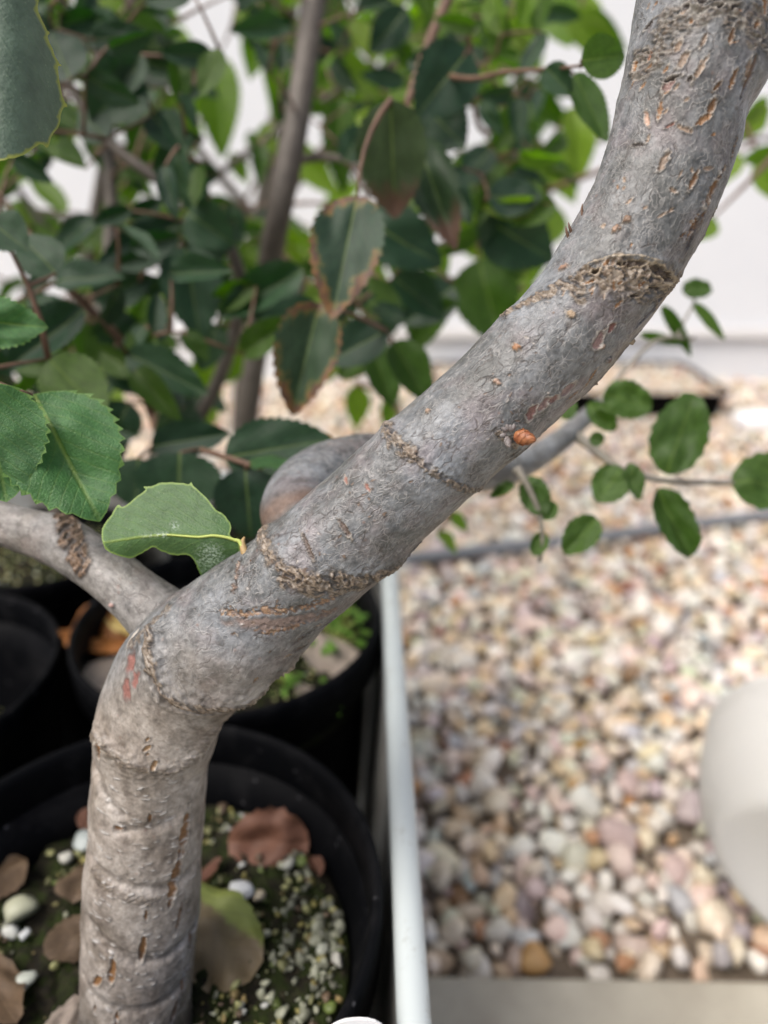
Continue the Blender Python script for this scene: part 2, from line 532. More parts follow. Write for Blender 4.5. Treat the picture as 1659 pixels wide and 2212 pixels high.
peb_variants = [pebble_shape(SV2, 100 + k) for k in range(12)]
peb_low = [pebble_shape(SV1, 200 + k) for k in range(8)]
peb_meshes = [mesh('pebble', v, SF2) for v in peb_variants]
for m_ in peb_meshes: m_.materials.append(M['stone_obj'])
TUB_X0, TUB_Y0, TUB_Y1 = -0.53, 0.07, 0.505


def stones():
    rs = np.random.default_rng(11)
    L = []
    y = 0.295
    while y < 1.65:
        x = -1.0
        pitch = 0.0160
        while x < 1.25:
            for lay in range(2):
                if lay == 1 and rs.random() > 0.80: continue
                r = float(np.clip(rs.lognormal(math.log(0.0098), 0.27), 0.0052, 0.0172))
                px, py = x + rs.uniform(-0.007, 0.007), y + rs.uniform(-0.006, 0.006)
                if py < 0.2785 + r * 0.62: continue
                if px < 0.012 and py < 0.515: continue
                if math.hypot(px - 0.31, py - 0.355) < 0.035 and lay == 1: continue
                L.append((px, py, -0.009 + 0.011 * lay + rs.uniform(-0.002, 0.002), r))
            x += pitch
        y += pitch * 0.9
    return L


def build_gravel():
    L = stones()
    A = np.array(L)
    px, py, z = proj(A[:, :3])
    ok = (px > 880) & (px < 1680) & (py > 900) & (py < 2160) & (A[:, 2] > -0.004)
    ok &= ~((px > 1560) & (py > 1480) & (py < 2090))
    score = np.where(ok, A[:, 3] / z, 0)
    near = set(np.argsort(-score)[:300].tolist())
    rs = np.random.default_rng(5)
    V, F, C, n = [], [], [], 0
    for i, (x, y, zz, r) in enumerate(L):
        rot = rand_rot(rs)
        c = stone_colour(rs)
        if i in near:
            k = int(rs.integers(len(peb_meshes)))
            o = bpy.data.objects.new('pebble', peb_meshes[k])
            COL.objects.link(o)
            o.parent = ground
            o.matrix_basis = Matrix.Translation((x, y, zz)) @ rot.to_4x4() @ Matrix.Scale(r, 4)
            o.color = tuple(c) + (1,)
            continue
        hi = y < 1.0 and x > -0.05
        src, fc = (peb_variants[int(rs.integers(12))], SF2) if hi else (peb_low[int(rs.integers(8))], SF1)
        W = src @ np.array(rot.transposed()) * r + np.array([x, y, zz])
        V.append(W); F.append(np.array(fc) + n); n += len(W)
        C.append(np.tile(np.append(c, 1.0), (len(W), 1)))
    m = mesh('loose_gravel', np.vstack(V), np.vstack(F))
    attr(m, 'stone_colour', np.vstack(C), 'FLOAT_COLOR')
    o = link('loose_gravel', m, M['stone_mix'], ground)
    o['kind'] = 'stuff'


build_gravel()

# ------------------------------------------------------------------ storage tub
def rrect(x0, x1, y0, y1, r, n=10):
    pts = []
    for cx, cy, a0 in ((x1 - r, y0 + r, -90), (x1 - r, y1 - r, 0), (x0 + r, y1 - r, 90), (x0 + r, y0 + r, 180)):
        for k in range(n + 1):
            a = R(a0 + 90 * k / n)
            pts.append((cx + r * math.cos(a), cy + r * math.sin(a)))
    return pts


def build_tub():
    zr = 0.2385
    prof = [(-0.020, 0.004), (-0.0165, 0.010), (-0.0035, zr - 0.012)]           # outside, going up
    for k in range(13):                                                        # rolled lip
        a = R(-50 + 280 * k / 12)
        prof.append((0.0002 + 0.0047 * math.cos(a), zr - 0.0047 + 0.0047 * math.sin(a)))
    prof += [(-0.0046, zr - 0.016), (-0.0185, 0.014), (-0.026, 0.0095)]
    V, F = [], []
    npt = 0
    for off, z in prof:
        ring = rrect(TUB_X0 - off, 0.0052 + off, TUB_Y0 - off, TUB_Y1 + off, max(0.045 + off, 0.01))
        npt = len(ring)
        V += [(x, y, z) for x, y in ring]
    for i in range(len(prof) - 1):
        for k in range(npt):
            a = i * npt + k; b = i * npt + (k + 1) % npt
            F.append((a, b, b + npt, a + npt))
    F.append(tuple(range((len(prof) - 1) * npt, len(prof) * npt)))
    F.append(tuple(range(npt - 1, -1, -1)))
    m = mesh('storage_tub', V, F)
    t = NT('white_tub_plastic')
    co = t.obj()
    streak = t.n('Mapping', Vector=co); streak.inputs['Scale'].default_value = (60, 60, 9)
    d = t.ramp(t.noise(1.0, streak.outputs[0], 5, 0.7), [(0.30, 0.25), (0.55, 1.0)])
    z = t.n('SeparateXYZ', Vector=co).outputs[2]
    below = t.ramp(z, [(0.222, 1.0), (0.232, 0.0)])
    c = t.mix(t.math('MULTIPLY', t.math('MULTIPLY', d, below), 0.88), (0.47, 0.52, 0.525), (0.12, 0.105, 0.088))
    sc_ = t.ramp(t.noise(85, co, 7, 0.78), [(0.56, 0.0), (0.70, 1.0)])
    c = t.mix(t.math('MULTIPLY', sc_, 0.45), c, (0.23, 0.21, 0.175))
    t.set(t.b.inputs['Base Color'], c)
    t.b.inputs['Roughness'].default_value = 0.42
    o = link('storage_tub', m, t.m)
    # the tub stands a degree askew
    o.location = (0.0078, 0.12, 0.0)
    o.rotation_euler = (0, 0, R(1.15))
    for v in m.vertices: v.co.x -= 0.0052; v.co.y -= 0.12
    tag(o, 'white plastic storage tub with a rolled rim, holding the black nursery pots', 'tub')


build_tub()

# ------------------------------------------------------------------ pots and soil
def nursery_pot(name, x, y, rim_z, rad, base_z, label, group='black nursery pots in the tub'):
    root = empty(name, (x, y, base_z))
    h = rim_z - base_z
    prof = [(rad * 0.02, 0.001), (rad * 0.74, 0.0), (rad * 0.76, 0.004), (rad * 0.885, h - 0.034), (rad * 0.94, h - 0.020), (rad * 0.945, h - 0.0175),
            (rad * 0.925, h - 0.0175), (rad * 0.86, h - 0.034), (rad * 0.73, 0.008), (rad * 0.02, 0.006)]
    V, F = lathe(prof, 72)
    b = link('body', mesh('pot_body', V, F), M['black'], root); b.location = (x, y, base_z)
    b.parent = root; b.matrix_parent_inverse = Matrix(); b.location = (0, 0, 0)
    lip = [(rad * 0.947, h - 0.0215), (rad * 0.985, h - 0.021), (rad * 0.992, h - 0.004), (rad * 0.985, h - 0.0008), (rad * 0.968, h),
           (rad * 0.95, h - 0.001), (rad * 0.938, h - 0.004), (rad * 0.93, h - 0.017), (rad * 0.947, h - 0.0215)]
    V, F = lathe(lip, 72)
    b = link('rim', mesh('pot_rim', V, F), M['black'], root)
    b.matrix_parent_inverse = Matrix(); b.location = (0, 0, 0)
    tag(root, label, 'pot', group)
    return root


P1 = (-0.0782, 0.1560, 0.2385, 0.0788)
P2 = (-0.0775, 0.3130, 0.2370, 0.0765)
P3 = (-0.2370, 0.2900, 0.2200, 0.0765)
P4 = (-0.2250, 0.4380, 0.2150, 0.0600)
P5 = (-0.0900, 0.4480, 0.2150, 0.0560)
P6 = (-0.2390, 0.1330, 0.2350, 0.0765)
BASE = 0.0125
nursery_pot('nursery_pot', *P1, BASE, 'round black nursery pot that the thick grey trunk grows from')
nursery_pot('nursery_pot', *P2, BASE, 'round black nursery pot with weeds and dead leaves, touching the white rim')
nursery_pot('nursery_pot', *P3, BASE, 'lower black nursery pot beside the one with the orange dead leaf')
nursery_pot('nursery_pot', *P4, BASE, 'small black nursery pot with mossy soil at the back of the tub')
nursery_pot('nursery_pot', *P5, BASE, 'small black nursery pot the thin brown stem grows from')


def soil(x, y, z, rad, label, seed, moss=0.5, n=70):
    """A mossy disc of soil with an uneven surface."""
    V, F = [], []
    rings = n
    segs = 120
    V.append((0, 0, 0))
    for i in range(1, rings + 1):
        for k in range(segs):
            a = 2 * math.pi * k / segs
            V.append((rad * i / rings * math.cos(a), rad * i / rings * math.sin(a), 0))
    for k in range(segs): F.append((0, 1 + k, 1 + (k + 1) % segs))
    for i in range(rings - 1):
        for k in range(segs):
            a = 1 + i * segs + k; b = 1 + i * segs + (k + 1) % segs
            F.append((a, a + segs, b + segs, b))
    V = np.array(V)
    rr = np.hypot(V[:, 0], V[:, 1]) / rad
    W = V + np.array([x * 7, y * 7, 0])
    V[:, 2] = 0.0030 * perlin(W, 55, seed) + 0.0030 * fbm(W, 210, 3, seed + 3) + 0.0020 * fbm(W, 560, 2, seed + 9) - 0.003 * rr ** 6
    bot = np.array([[rad * math.cos(2 * math.pi * k / segs), rad * math.sin(2 * math.pi * k / segs), -0.012] for k in range(segs)])
    o0 = 1 + (rings - 1) * segs
    nb = len(V)
    V = np.vstack([V, bot])
    for k in range(segs): F.append((o0 + k, nb + k, nb + (k + 1) % segs, o0 + (k + 1) % segs))
    F.append(tuple(nb + k for k in range(segs - 1, -1, -1)))
    m = mesh('potting_soil', V, F)
    o = link('potting_soil', m, M['soil'])
    o.location = (x, y, z)
    tag(o, label, 'soil', kind='stuff')
    return o


def soil_material():
    t = NT('mossy_soil')
    co = t.obj()
    a = t.noise(95, co, 5, 0.7)
    b = t.noise(420, co, 4, 0.7)
    c = t.mix(t.ramp(b, [(0.35, 0.0), (0.65, 1.0)]), (0.006, 0.0055, 0.004), (0.024, 0.020, 0.012))
    c = t.mix(t.ramp(a, [(0.45, 0.0), (0.58, 1.0)]), c, t.mix(b, (0.004, 0.007, 0.0015), (0.028, 0.042, 0.007)))
    t.set(t.b.inputs['Base Color'], c)
    t.b.inputs['Roughness'].default_value = 0.9
    t.b.inputs['Specular IOR Level'].default_value = 0.2
    t.set(t.b.inputs['Normal'], t.bump(b, 0.8, 0.001))
    return t.m


M['soil'] = soil_material()
SOIL1_Z = 0.2060
S1X, S1Y, S1R = P1[0], P1[1], 0.0668
soil1 = soil(S1X, S1Y, SOIL1_Z, S1R, 'dark mossy potting soil strewn with pale grit around the trunk foot', 3)
soil2 = soil(P2[0], P2[1], P2[2] - 0.026, P2[3] * 0.885, 'dark potting soil under the weeds in the pot behind', 13, n=40)
soil3 = soil(P3[0], P3[1], P3[2] - 0.075, P3[3] * 0.85, 'shadowed potting soil deep in the lower black pot', 23, n=30)
soil4 = soil(P4[0], P4[1], P4[2] - 0.016, P4[3] * 0.91, 'mossy potting soil in the small pot at the back', 33, n=30)
soil5 = soil(P5[0], P5[1], P5[2] - 0.016, P5[3] * 0.91, 'potting soil around the thin brown stem', 43, n=30)

GRIT = [((0.50, 0.52, 0.38), 18), ((0.44, 0.45, 0.20), 30), ((0.42, 0.38, 0.12), 18), ((0.62, 0.64, 0.60), 7), ((0.42, 0.32, 0.13), 8), ((0.20, 0.14, 0.09), 8), ((0.16, 0.22, 0.05), 12)]
_gw = np.array([w for _, w in GRIT], float); _gw /= _gw.sum()


def build_grit():
    rs = np.random.default_rng(21)
    cx, cy, rad = S1X, S1Y, S1R * 0.97
    L = []
    while len(L) < 1050:
        a, q = rs.uniform(0, 2 * math.pi), math.sqrt(rs.random())
        x, y = cx + rad * q * math.cos(a), cy + rad * q * math.sin(a)
        dens = 0.20 + 0.8 * float(sstep(0.0, 0.45, perlin(np.array([[x, y, 0.0]]), 48, 77))[0])
        right = float(sstep(0.35, 0.95, np.array((x - cx) / rad)))
        if rs.random() > min(1, (dens - 0.15) * 0.40 + right * 0.42): continue
        r = float(np.clip(rs.lognormal(math.log(0.00088), 0.5), 0.0004, 0.0032))
        if math.hypot(x + 0.0745, y - 0.139) < 0.0165 + r: continue
        L.append((x, y, r, right))
    A = np.array([(x, y, SOIL1_Z) for x, y, r, _ in L])
    px, py, z = proj(A)
    r_ = np.array([l[2] for l in L])
    ok = (px > -10) & (px < 850) & (py > 1700) & (py < 2220) & ~((px > 175) & (px < 440) & (py < 2160))
    near = set(np.argsort(-np.where(ok, r_ / z, 0))[:280].tolist())
    V, F, C, n = [], [], [], 0
    for i, (x, y, r, right) in enumerate(L):
        c = np.array(GRIT[rs.choice(len(GRIT), p=_gw)][0]) * rs.uniform(0.25, 0.8)
        if right > 0.5 and rs.random() < 0.6: c = np.array((0.30, 0.315, 0.235)) * rs.uniform(0.35, 1.1)
        rr = math.hypot(x - cx, y - cy) / rad
        rot = rand_rot(rs, 1.0)
        z0 = SOIL1_Z + 0.0006 + r * 0.35 + 0.0030 * float(perlin(np.array([[x - cx + cx * 7, y - cy + cy * 7, 0.0]]), 55, 3)[0]) - 0.003 * rr ** 6
        if i in near:
            o = bpy.data.objects.new('grit_grain', peb_meshes[int(rs.integers(12))])
            COL.objects.link(o); o.parent = soil1
            o.matrix_parent_inverse = Matrix.Translation(soil1.location).inverted()
            o.matrix_basis = Matrix.Translation((x, y, z0)) @ rot.to_4x4() @ Matrix.Scale(r * 1.25, 4)
            o.color = tuple(np.clip(c, 0, 0.85)) + (1,)
            continue
        W = peb_low[int(rs.integers(8))] @ np.array(rot.transposed()) * r + np.array([x, y, z0])
        V.append(W); F.append(np.array(SF1) + n); n += len(W); C.append(np.tile(np.append(c, 1.0), (len(W), 1)))
    # the same grit on the other soils, thinly
    for (sx, sy, sz, srad, cnt) in ((P2[0], P2[1], P2[2] - 0.026, P2[3] * 0.88, 350), (P4[0], P4[1], P4[2] - 0.016, P4[3] * 0.88, 350), (P3[0], P3[1], P3[2] - 0.075, P3[3] * 0.8, 90)):
        for _ in range(cnt):
            a, q = rs.uniform(0, 6.283), math.sqrt(rs.random())
            r = rs.uniform(0.0006, 0.0019)
            c = np.array(GRIT[rs.choice(len(GRIT), p=_gw)][0]) * rs.uniform(0.7, 1.0)
            W = peb_low[int(rs.integers(8))] @ np.array(rand_rot(rs, 1).transposed()) * r + np.array([sx + srad * q * math.cos(a), sy + srad * q * math.sin(a), sz + 0.0015])
            V.append(W); F.append(np.array(SF1) + n); n += len(W); C.append(np.tile(np.append(c, 1.0), (len(W), 1)))
    m = mesh('fine_grit', np.vstack(V), np.vstack(F))
    attr(m, 'stone_colour', np.vstack(C), 'FLOAT_COLOR')
    o = link('fine_grit', m, M['stone_mix'], soil1)
    o['kind'] = 'stuff'


build_grit()


def loose_stone(name, px, py, h, rx, col, label, cat, seed, group=None, flat=1.0):
    p = G(px, py, h)
    V = pebble_shape(SV2, seed) * np.array([1, 1, flat])
    o = link(name, mesh(name, V * rx, SF2), M['stone_obj'])
    o.location = p; o.rotation_euler = (0, 0, seed)
    o.color = tuple(col) + (1,)
    tag(o, label, cat, group)
    return o


SZ = SOIL1_Z
loose_stone('pumice_stone', 520, 1925, SZ + 0.004, 0.0058, (0.52, 0.54, 0.55), 'large white pumice lump on the soil above the green and brown leaf', 'stone', 301)
loose_stone('pumice_stone', 42, 1965, SZ + 0.004, 0.0066, (0.36, 0.37, 0.27), 'big pale yellowish pumice lump on the mossy soil', 'stone', 302)
loose_stone('pumice_stone', 182, 1818, SZ + 0.004, 0.0062, (0.34, 0.38, 0.37), 'pale grey pumice lump tucked against the left of the trunk', 'stone', 303)
loose_stone('pumice_stone', 142, 1850, SZ + 0.002, 0.0032, (0.42, 0.42, 0.37), 'small pale pumice lump beside the grey one by the trunk', 'stone', 304)
loose_stone('pumice_stone', 55, 2120, SZ + 0.003, 0.0040, (0.40, 0.43, 0.38), 'whitish pumice lump beside the tan curled leaf', 'stone', 305)
loose_stone('pumice_stone', 52, 2020, SZ + 0.002, 0.0027, (0.55, 0.58, 0.58), 'small bright white pumice lump between the brown leaves', 'stone', 306)
loose_stone('pumice_stone', 625, 1865, SZ + 0.002, 0.0038, (0.38, 0.39, 0.34), 'pale pumice lump below the red-brown dead leaf', 'stone', 307)
loose_stone('pumice_stone', 555, 1935, SZ + 0.002, 0.0032, (0.48, 0.42, 0.30), 'tan pumice lump right of the large white one', 'stone', 308)
loose_stone('pumice_stone', 695, 2050, SZ + 0.002, 0.0030, (0.38, 0.40, 0.33), 'pale oval pumice lump on dark moss near the pot wall', 'stone', 309)
loose_stone('pumice_stone', 728, 2072, SZ + 0.002, 0.0033, (0.40, 0.40, 0.36), 'whitish pumice lump against the pot wall', 'stone', 310)

# ------------------------------------------------------------------ leaves
def leaf_outline(shape, teeth, amp, spiny=False, seed=0, notch=0.0):
    """Right and left margin points of a leaf of length 1, width 1 (x -.5 .. .5)."""
    rs = np.random.default_rng(seed)
    a, b = shape
    peak = (a / (a + b)) ** a * (b / (a + b)) ** b
    def hw(t): return 0.5 * (t ** a) * ((1 - t) ** b) / peak
    sides = []
    for sgn in (1, -1):
        pts = []
        N = teeth
        for k in range(N):
            t0 = 0.02 + 0.95 * k / N; t1 = 0.02 + 0.95 * (k + 1) / N
            for fr in (0.0, 0.45, 0.9):
                t = t0 + (t1 - t0) * fr
                am = amp * rs.uniform(0.6, 1.2) * min(1, hw(t) * 4)
                if spiny:
                    w = hw(t) * (1 - 0.06 * math.sin(math.pi * fr)) + (am if fr == 0.9 else 0)
                else:
                    w = hw(t) + am * (fr / 0.9) - am * 0.4
                pts.append((sgn * w, t - (notch * (1 - t) ** 8)))
            if spiny: pts.append((sgn * hw(t1) * 0.985, t0 + (t1 - t0) * 0.97))
        sides.append(pts)
    return [(0, 0.0)] + sides[0] + [(0, 1.0)] + sides[1][::-1]


def fill_outline(out, step):
    """Triangulate a closed outline with inner points; returns 2-D points, faces and distance to the rim."""
    O = np.array(out)
    n = len(O)
    x0, y0 = O.min(0); x1, y1 = O.max(0)
    gx, gy = np.meshgrid(np.arange(x0 + step / 2, x1, step), np.arange(y0 + step / 2, y1, step * 0.87))
    gx = gx + (np.arange(gx.shape[0]) % 2)[:, None] * step / 2
    Q = np.stack([gx.ravel(), gy.ravel()], 1)
    A, B = O, np.roll(O, -1, 0)
    inside = np.zeros(len(Q), bool)
    for a, b in zip(A, B):
        c = ((a[1] > Q[:, 1]) != (b[1] > Q[:, 1]))
        with np.errstate(divide='ignore', invalid='ignore'):
            xi = (b[0] - a[0]) * (Q[:, 1] - a[1]) / (b[1] - a[1]) + a[0]
        inside ^= c & (Q[:, 0] < xi)
    def dist(Q):
        d = np.full(len(Q), 9.0)
        for a, b in zip(A, B):
            ab = b - a
            t = np.clip(((Q - a) @ ab) / (ab @ ab + 1e-12), 0, 1)
            d = np.minimum(d, np.linalg.norm(Q - a - t[:, None] * ab, axis=1))
        return d
    Q = Q[inside]
    Q = Q[dist(Q) > step * 0.42]
    allp = np.vstack([O, Q])
    v2, _, f, *_ = delaunay_2d_cdt([Vector(p) for p in allp], [(i, (i + 1) % n) for i in range(n)], [], 1, 1e-7)
    V = np.array([p[:] for p in v2])
    return V, [tuple(q) for q in f], dist(V)


def leaf_mesh(name, out, mat, step=0.09, fold=0.18, droop=0.12, wave=0.02, seed=0, cup=0.0):
    V, F, d = fill_outline(out, step)
    x, y = V[:, 0], V[:, 1]
    hw = np.maximum(0.04, 0.5 * np.ones_like(x))
    z = fold * np.abs(x) - droop * y ** 2 + wave * perlin(np.stack([x * 1.0, y, np.full_like(x, seed)], 1), 3.2, seed) * 2 + cup * x ** 2
    # shallow grooves of the side veins
    z -= 0.003 * (1 - np.abs(np.mod(y * 9 - np.abs(2 * x) * 4.2, 1) - 0.5) * 2)
    m = mesh(name, np.stack([x, y, z], 1), F)
    attr(m, 'luv', np.stack([2 * x, y, d], 1), 'FLOAT_VECTOR')
    m.materials.append(mat)
    return m


ELM_OUT = [leaf_outline((0.56, 0.86), 12, 0.052, seed=k, notch=0.0) for k in range(3)]
LANCE_OUT = [leaf_outline((0.75, 1.15), 12, 0.03, seed=10 + k) for k in range(2)]
OAK_OUT = [leaf_outline((0.5, 0.62), 6, 0.035, True, seed=20 + k) for k in range(2)]


def variants(outs, mat, nm, step, n=5, f=(0.0, 0.4), d=(-0.05, 0.3), w=0.03):
    res = []
    for k in range(n):
        rs = random.Random(nm + str(k))
        res.append(leaf_mesh(nm, outs[k % len(outs)], mat, step, rs.uniform(*f), rs.uniform(*d), w, k + 1))
    return res


LEAF = {
    'elm': variants(ELM_OUT, M['elm'], 'elm_leaf', 0.11, 6),
    'elmb': variants(ELM_OUT, M['elm_bright'], 'bright_leaf', 0.05, 3, (0.06, 0.2), (0.02, 0.14), 0.06),
    'scorch': variants(ELM_OUT, M['elm_scorched'], 'scorched_leaf', 0.05, 3, (0.1, 0.35), (0.0, 0.15)),
    'tip': variants(ELM_OUT, M['elm_tip'], 'tip_burnt_leaf', 0.06, 3, (0.1, 0.35), (0.0, 0.15)),
    'mid': variants(ELM_OUT, M['mid'], 'mid_leaf', 0.12, 5),
    'lance': variants(LANCE_OUT, M['light'], 'lance_leaf', 0.12, 5, (0.05, 0.4), (0.0, 0.3)),
    'light': variants(ELM_OUT, M['light'], 'light_leaf', 0.12, 4),
    'oakf': variants(OAK_OUT, M['oak_far'], 'oak_leaf', 0.08, 6, (0.05, 0.55), (-0.1, 0.4), 0.08),
    'deadb': variants(OAK_OUT, M['dead_brown'], 'dead_leaf', 0.07, 3, (-0.3, 0.2), (-0.2, 0.25), 0.08),
    'deadr': variants(OAK_OUT, M['dead_red'], 'dead_leaf', 0.07, 2, (0.2, 0.5), (0.0, 0.3), 0.08),
    'deadp': variants(OAK_OUT, M['dead_pale'], 'dead_leaf', 0.07, 2, (-0.3, 0.1), (-0.1, 0.25), 0.08),
}


def leaf_matrix(B, T, width, nrm):
    y = T - B
    L = y.length
    y = y / L
    n = nrm - y * nrm.dot(y)
    if n.length < 1e-5: n = Vector((0, -1, 0.2)).cross(y)
    n.normalize()
    x = y.cross(n)
    return Matrix(((x.x * width, y.x * L, n.x * L, B.x), (x.y * width, y.y * L, n.y * L, B.y), (x.z * width, y.z * L, n.z * L, B.z), (0, 0, 0, 1)))


def put_leaf(kind, B, T, width, nrm, parent, name='leaf', rs=random):
    o = bpy.data.objects.new(name, rs.choice(LEAF[kind]))
    COL.objects.link(o)
    if parent:
        o.parent = parent
        o.matrix_parent_inverse = Matrix.Translation(parent.location).inverted()
    o.matrix_basis = leaf_matrix(B, T, width, nrm)
    return o


CAMV = Vector((0, 0, CAM_Z))


def view_normal(p, tilt, rs=random):
    n = (CAMV - p).normalized()
    return (n + Vector((rs.gauss(0, tilt), rs.gauss(0, tilt), rs.gauss(0, tilt) + 0.25))).normalized()


class Shrub:
    """Stems given as polylines; twigs grow from the nearest stem to each leaf."""
    def __init__(s, name, loc, label, cat, stem_mat, twig_r=0.0007):
        s.root = empty(name, loc); tag(s.root, label, cat)
        s.nodes = np.zeros((0, 3)); s.mat = stem_mat; s.jobs = []; s.twig_r = twig_r; s.cnt = 0; s.rs = random.Random(name + label)
    def stem(s, pts, name='stem', seg=10, mat=None):
        """pts: (px, py, z, width_px)"""
        Q = np.array([list(P(a, b, z)) + [w * z / FPX / 2] for a, b, z, w in pts])
        S, _ = spline(Q, 8 * len(pts))
        wob = 1 + 0.06 * perlin(S[:, :3], 60, 4)
        V, F = tube_data(S[:, :3], S[:, 3] * wob, seg)
        s.nodes = np.vstack([s.nodes, S[:, :3]])
        return link(name, mesh(name, V, F), mat or s.mat, s.root)
    def leaf(s, kind, b, t, w, z, dz=0.0, tilt=0.18):
        """b, t: base and tip pixels; w: width in pixels."""
        B, T = P(b[0], b[1], z), P(t[0], t[1], z + dz)
        s.jobs.append((kind, B, T, 1.1 * w * (z + dz / 2) / FPX, tilt))
    def leaf3(s, kind, B, T, w, tilt=0.5): s.jobs.append((kind, B, T, w, tilt))
    def finish(s, twig_mat):
        bag = Bag()
        todo = sorted(s.jobs, key=lambda j: float(np.min(np.linalg.norm(s.nodes - np.array(j[1]), axis=1))) if len(s.nodes) else 0)
        for kind, B, T, w, tilt in todo:
            o = put_leaf(kind, B, T, w, view_normal((B + T) / 2, tilt, s.rs), s.root, 'leaf', s.rs)
            s.cnt += 1
            if not len(s.nodes): s.nodes = np.array([list(B)]); continue
            d = np.linalg.norm(s.nodes - np.array(B), axis=1)
            # prefer a joint lower down
            i = int(np.argmin(d + 0.35 * np.clip(s.nodes[:, 2] - B.z, 0, None)))
            A = Vector(s.nodes[i]); D = (B - A).length
            if D < 0.002: continue
            mid = (A + B) / 2 + Vector((s.rs.gauss(0, 0.07), s.rs.gauss(0, 0.07), s.rs.uniform(0.0, 0.12))) * D
            k = max(4, min(12, int(D / 0.008)))
            pts = [((1 - q) ** 2 * A + 2 * q * (1 - q) * mid + q * q * B) for q in np.linspace(0, 1, k)]
            r0 = s.twig_r * (1 + min(1.2, D / 0.06))
            bag.add(*tube_data([p[:] for p in pts], np.linspace(r0, s.twig_r * 0.7, k), 5))
            s.nodes = np.vstack([s.nodes, np.array([p[:] for p in pts[1:]])])
        if bag.n: link('twigs', bag.mesh('twigs'), twig_mat, s.root)['kind'] = 'stuff'


# --- elm with the brown stem, standing in the small pot behind
elm = Shrub('elm_shrub', P5[:2] + (P5[2] - 0.016,), 'dark green elm-like shrub with toothed leaves and a thin brown upright stem', 'shrub', M['stem'])
elm.stem([(690, -90, 0.43, 54), (665, 100, 0.425, 54), (640, 270, 0.42, 54), (625, 345, 0.42, 60), (600, 470, 0.425, 56), (570, 640, 0.455, 50), (548, 800, 0.46, 48), (530, 930, 0.47, 46), (510, 1060, 0.485, 46), (494, 1145, 0.50, 46)])
elm.stem([(628, 350, 0.45, 22), (690, 340, 0.43, 18), (760, 352, 0.40, 15), (800, 420, 0.36, 13)], 'branch', 8)
elm.stem([(985, -40, 0.36, 24), (940, 60, 0.355, 22), (905, 150, 0.345, 20), (880, 225, 0.33, 18)], 'branch', 8, M['twig'])
elm.stem([(700, 640, 0.42, 14), (760, 610, 0.38, 12), (900, 612, 0.40, 12), (1010, 605, 0.42, 12), (1130, 622, 0.44, 12)], 'branch', 6, M['twig'])
elm.stem([(905, 150, 0.345, 14), (1010, 170, 0.31, 12), (1090, 156, 0.29, 11), (1180, 150, 0.27, 9), (1255, 142, 0.245, 7)], 'branch', 6, M['twig'])
elm.stem([(1010, 60, 0.345, 12), (1040, 280, 0.40, 12), (1140, 230, 0.42, 10)], 'branch', 6, M['twig'])
E = elm.leaf
E('scorch', (772, 425), (716, 672), 142, 0.265, -0.01, 0.05)
E('scorch', (690, 655), (628, 895), 126, 0.275, 0.0, 0.08)
E('tip', (845, 215), (850, 475), 138, 0.285, 0.02, 0.1)
E('tip', (900, 300), (985, 540), 95, 0.31, 0.0, 0.1)
E('elm', (1012, 108), (905, 245), 130, 0.32)
E('elm', (905, 215), (1005, 320), 115, 0.335)
E('elm', (770, 470), (960, 560), 130, 0.33)
E('elm', (1040, 470), (1200, 560), 130, 0.36)
E('elm', (1055, 425), (1170, 425), 78, 0.34)
E('elm', (835, 715), (700, 785), 92, 0.30)
E('mid', (850, 740), (925, 870), 80, 0.31)
E('mid', (800, 740), (850, 880), 75, 0.33)
E('elm', (700, 690), (560, 690), 88, 0.32)
E('elm', (655, 585), (470, 685), 80, 0.33)
E('elm', (640, 600), (560, 720), 95, 0.36)
E('mid', (1035, 560), (1080, 745), 130, 0.40)
E('mid', (940, 580), (900, 760), 100, 0.42)
E('elm', (980, 620), (870, 700), 90, 0.38)
E('elm', (1000, 175), (880, 130), 95, 0.35)
E('elm', (1180, 145), (1235, 205), 55, 0.262)
E('mid', (1240, 160), (1312, 310), 62, 0.262, 0.0, 0.25)
E('mid', (1255, 132), (1362, 112), 82, 0.222, 0.0, 0.08)
E('mid', (1140, 215), (1060, 330), 60, 0.40)
E('elm', (1060, 320), (1000, 400), 70, 0.40)
E('elm', (745, 350), (790, 260), 60, 0.38)
E('mid', (735, 215), (735, 400), 70, 0.5)
E('elm', (880, 20), (800, 110), 70, 0.42)
E('elm', (850, 600), (960, 690), 80, 0.36)

# --- elm twigs from a second plant on the left, nearer
near_elm = Shrub('elm_shrub', P4[:2] + (P4[2] - 0.016,), 'bushy elm-like shrub whose leafy twigs reach past the left of the grey trunk', 'shrub', M['stem'])
near_elm.stem([(110, 1200, 0.455, 44), (150, 1000, 0.44, 40), (215, 700, 0.43, 34), (240, 480, 0.43, 30), (232, 300, 0.43, 28), (215, 150, 0.42, 26), (195, -60, 0.41, 26)])
near_elm.stem([(130, 150, 0.36, 18), (220, 290, 0.36, 22), (330, 380, 0.36, 24), (450, 458, 0.365, 26), (520, 640, 0.39, 28), (430, 900, 0.41, 30), (250, 1060, 0.445, 34)], 'branch', 8, M['stem'])
near_elm.stem([(60, 500, 0.31, 13), (120, 590, 0.32, 16), (190, 665, 0.33, 18), (275, 755, 0.35, 20), (330, 900, 0.39, 22)], 'branch', 8, M['twig'])
near_elm.stem([(-60, 800, 0.205, 16), (-10, 828, 0.198, 15), (40, 846, 0.192, 14), (72, 857, 0.187, 10)], 'branch', 7, M['twig'])
near_elm.stem([(-60, 800, 0.205, 16), (-160, 850, 0.24, 20), (-140, 1000, 0.30, 26), (-20, 1130, 0.40, 30), (100, 1190, 0.45, 34)], 'branch', 7, M['twig'])
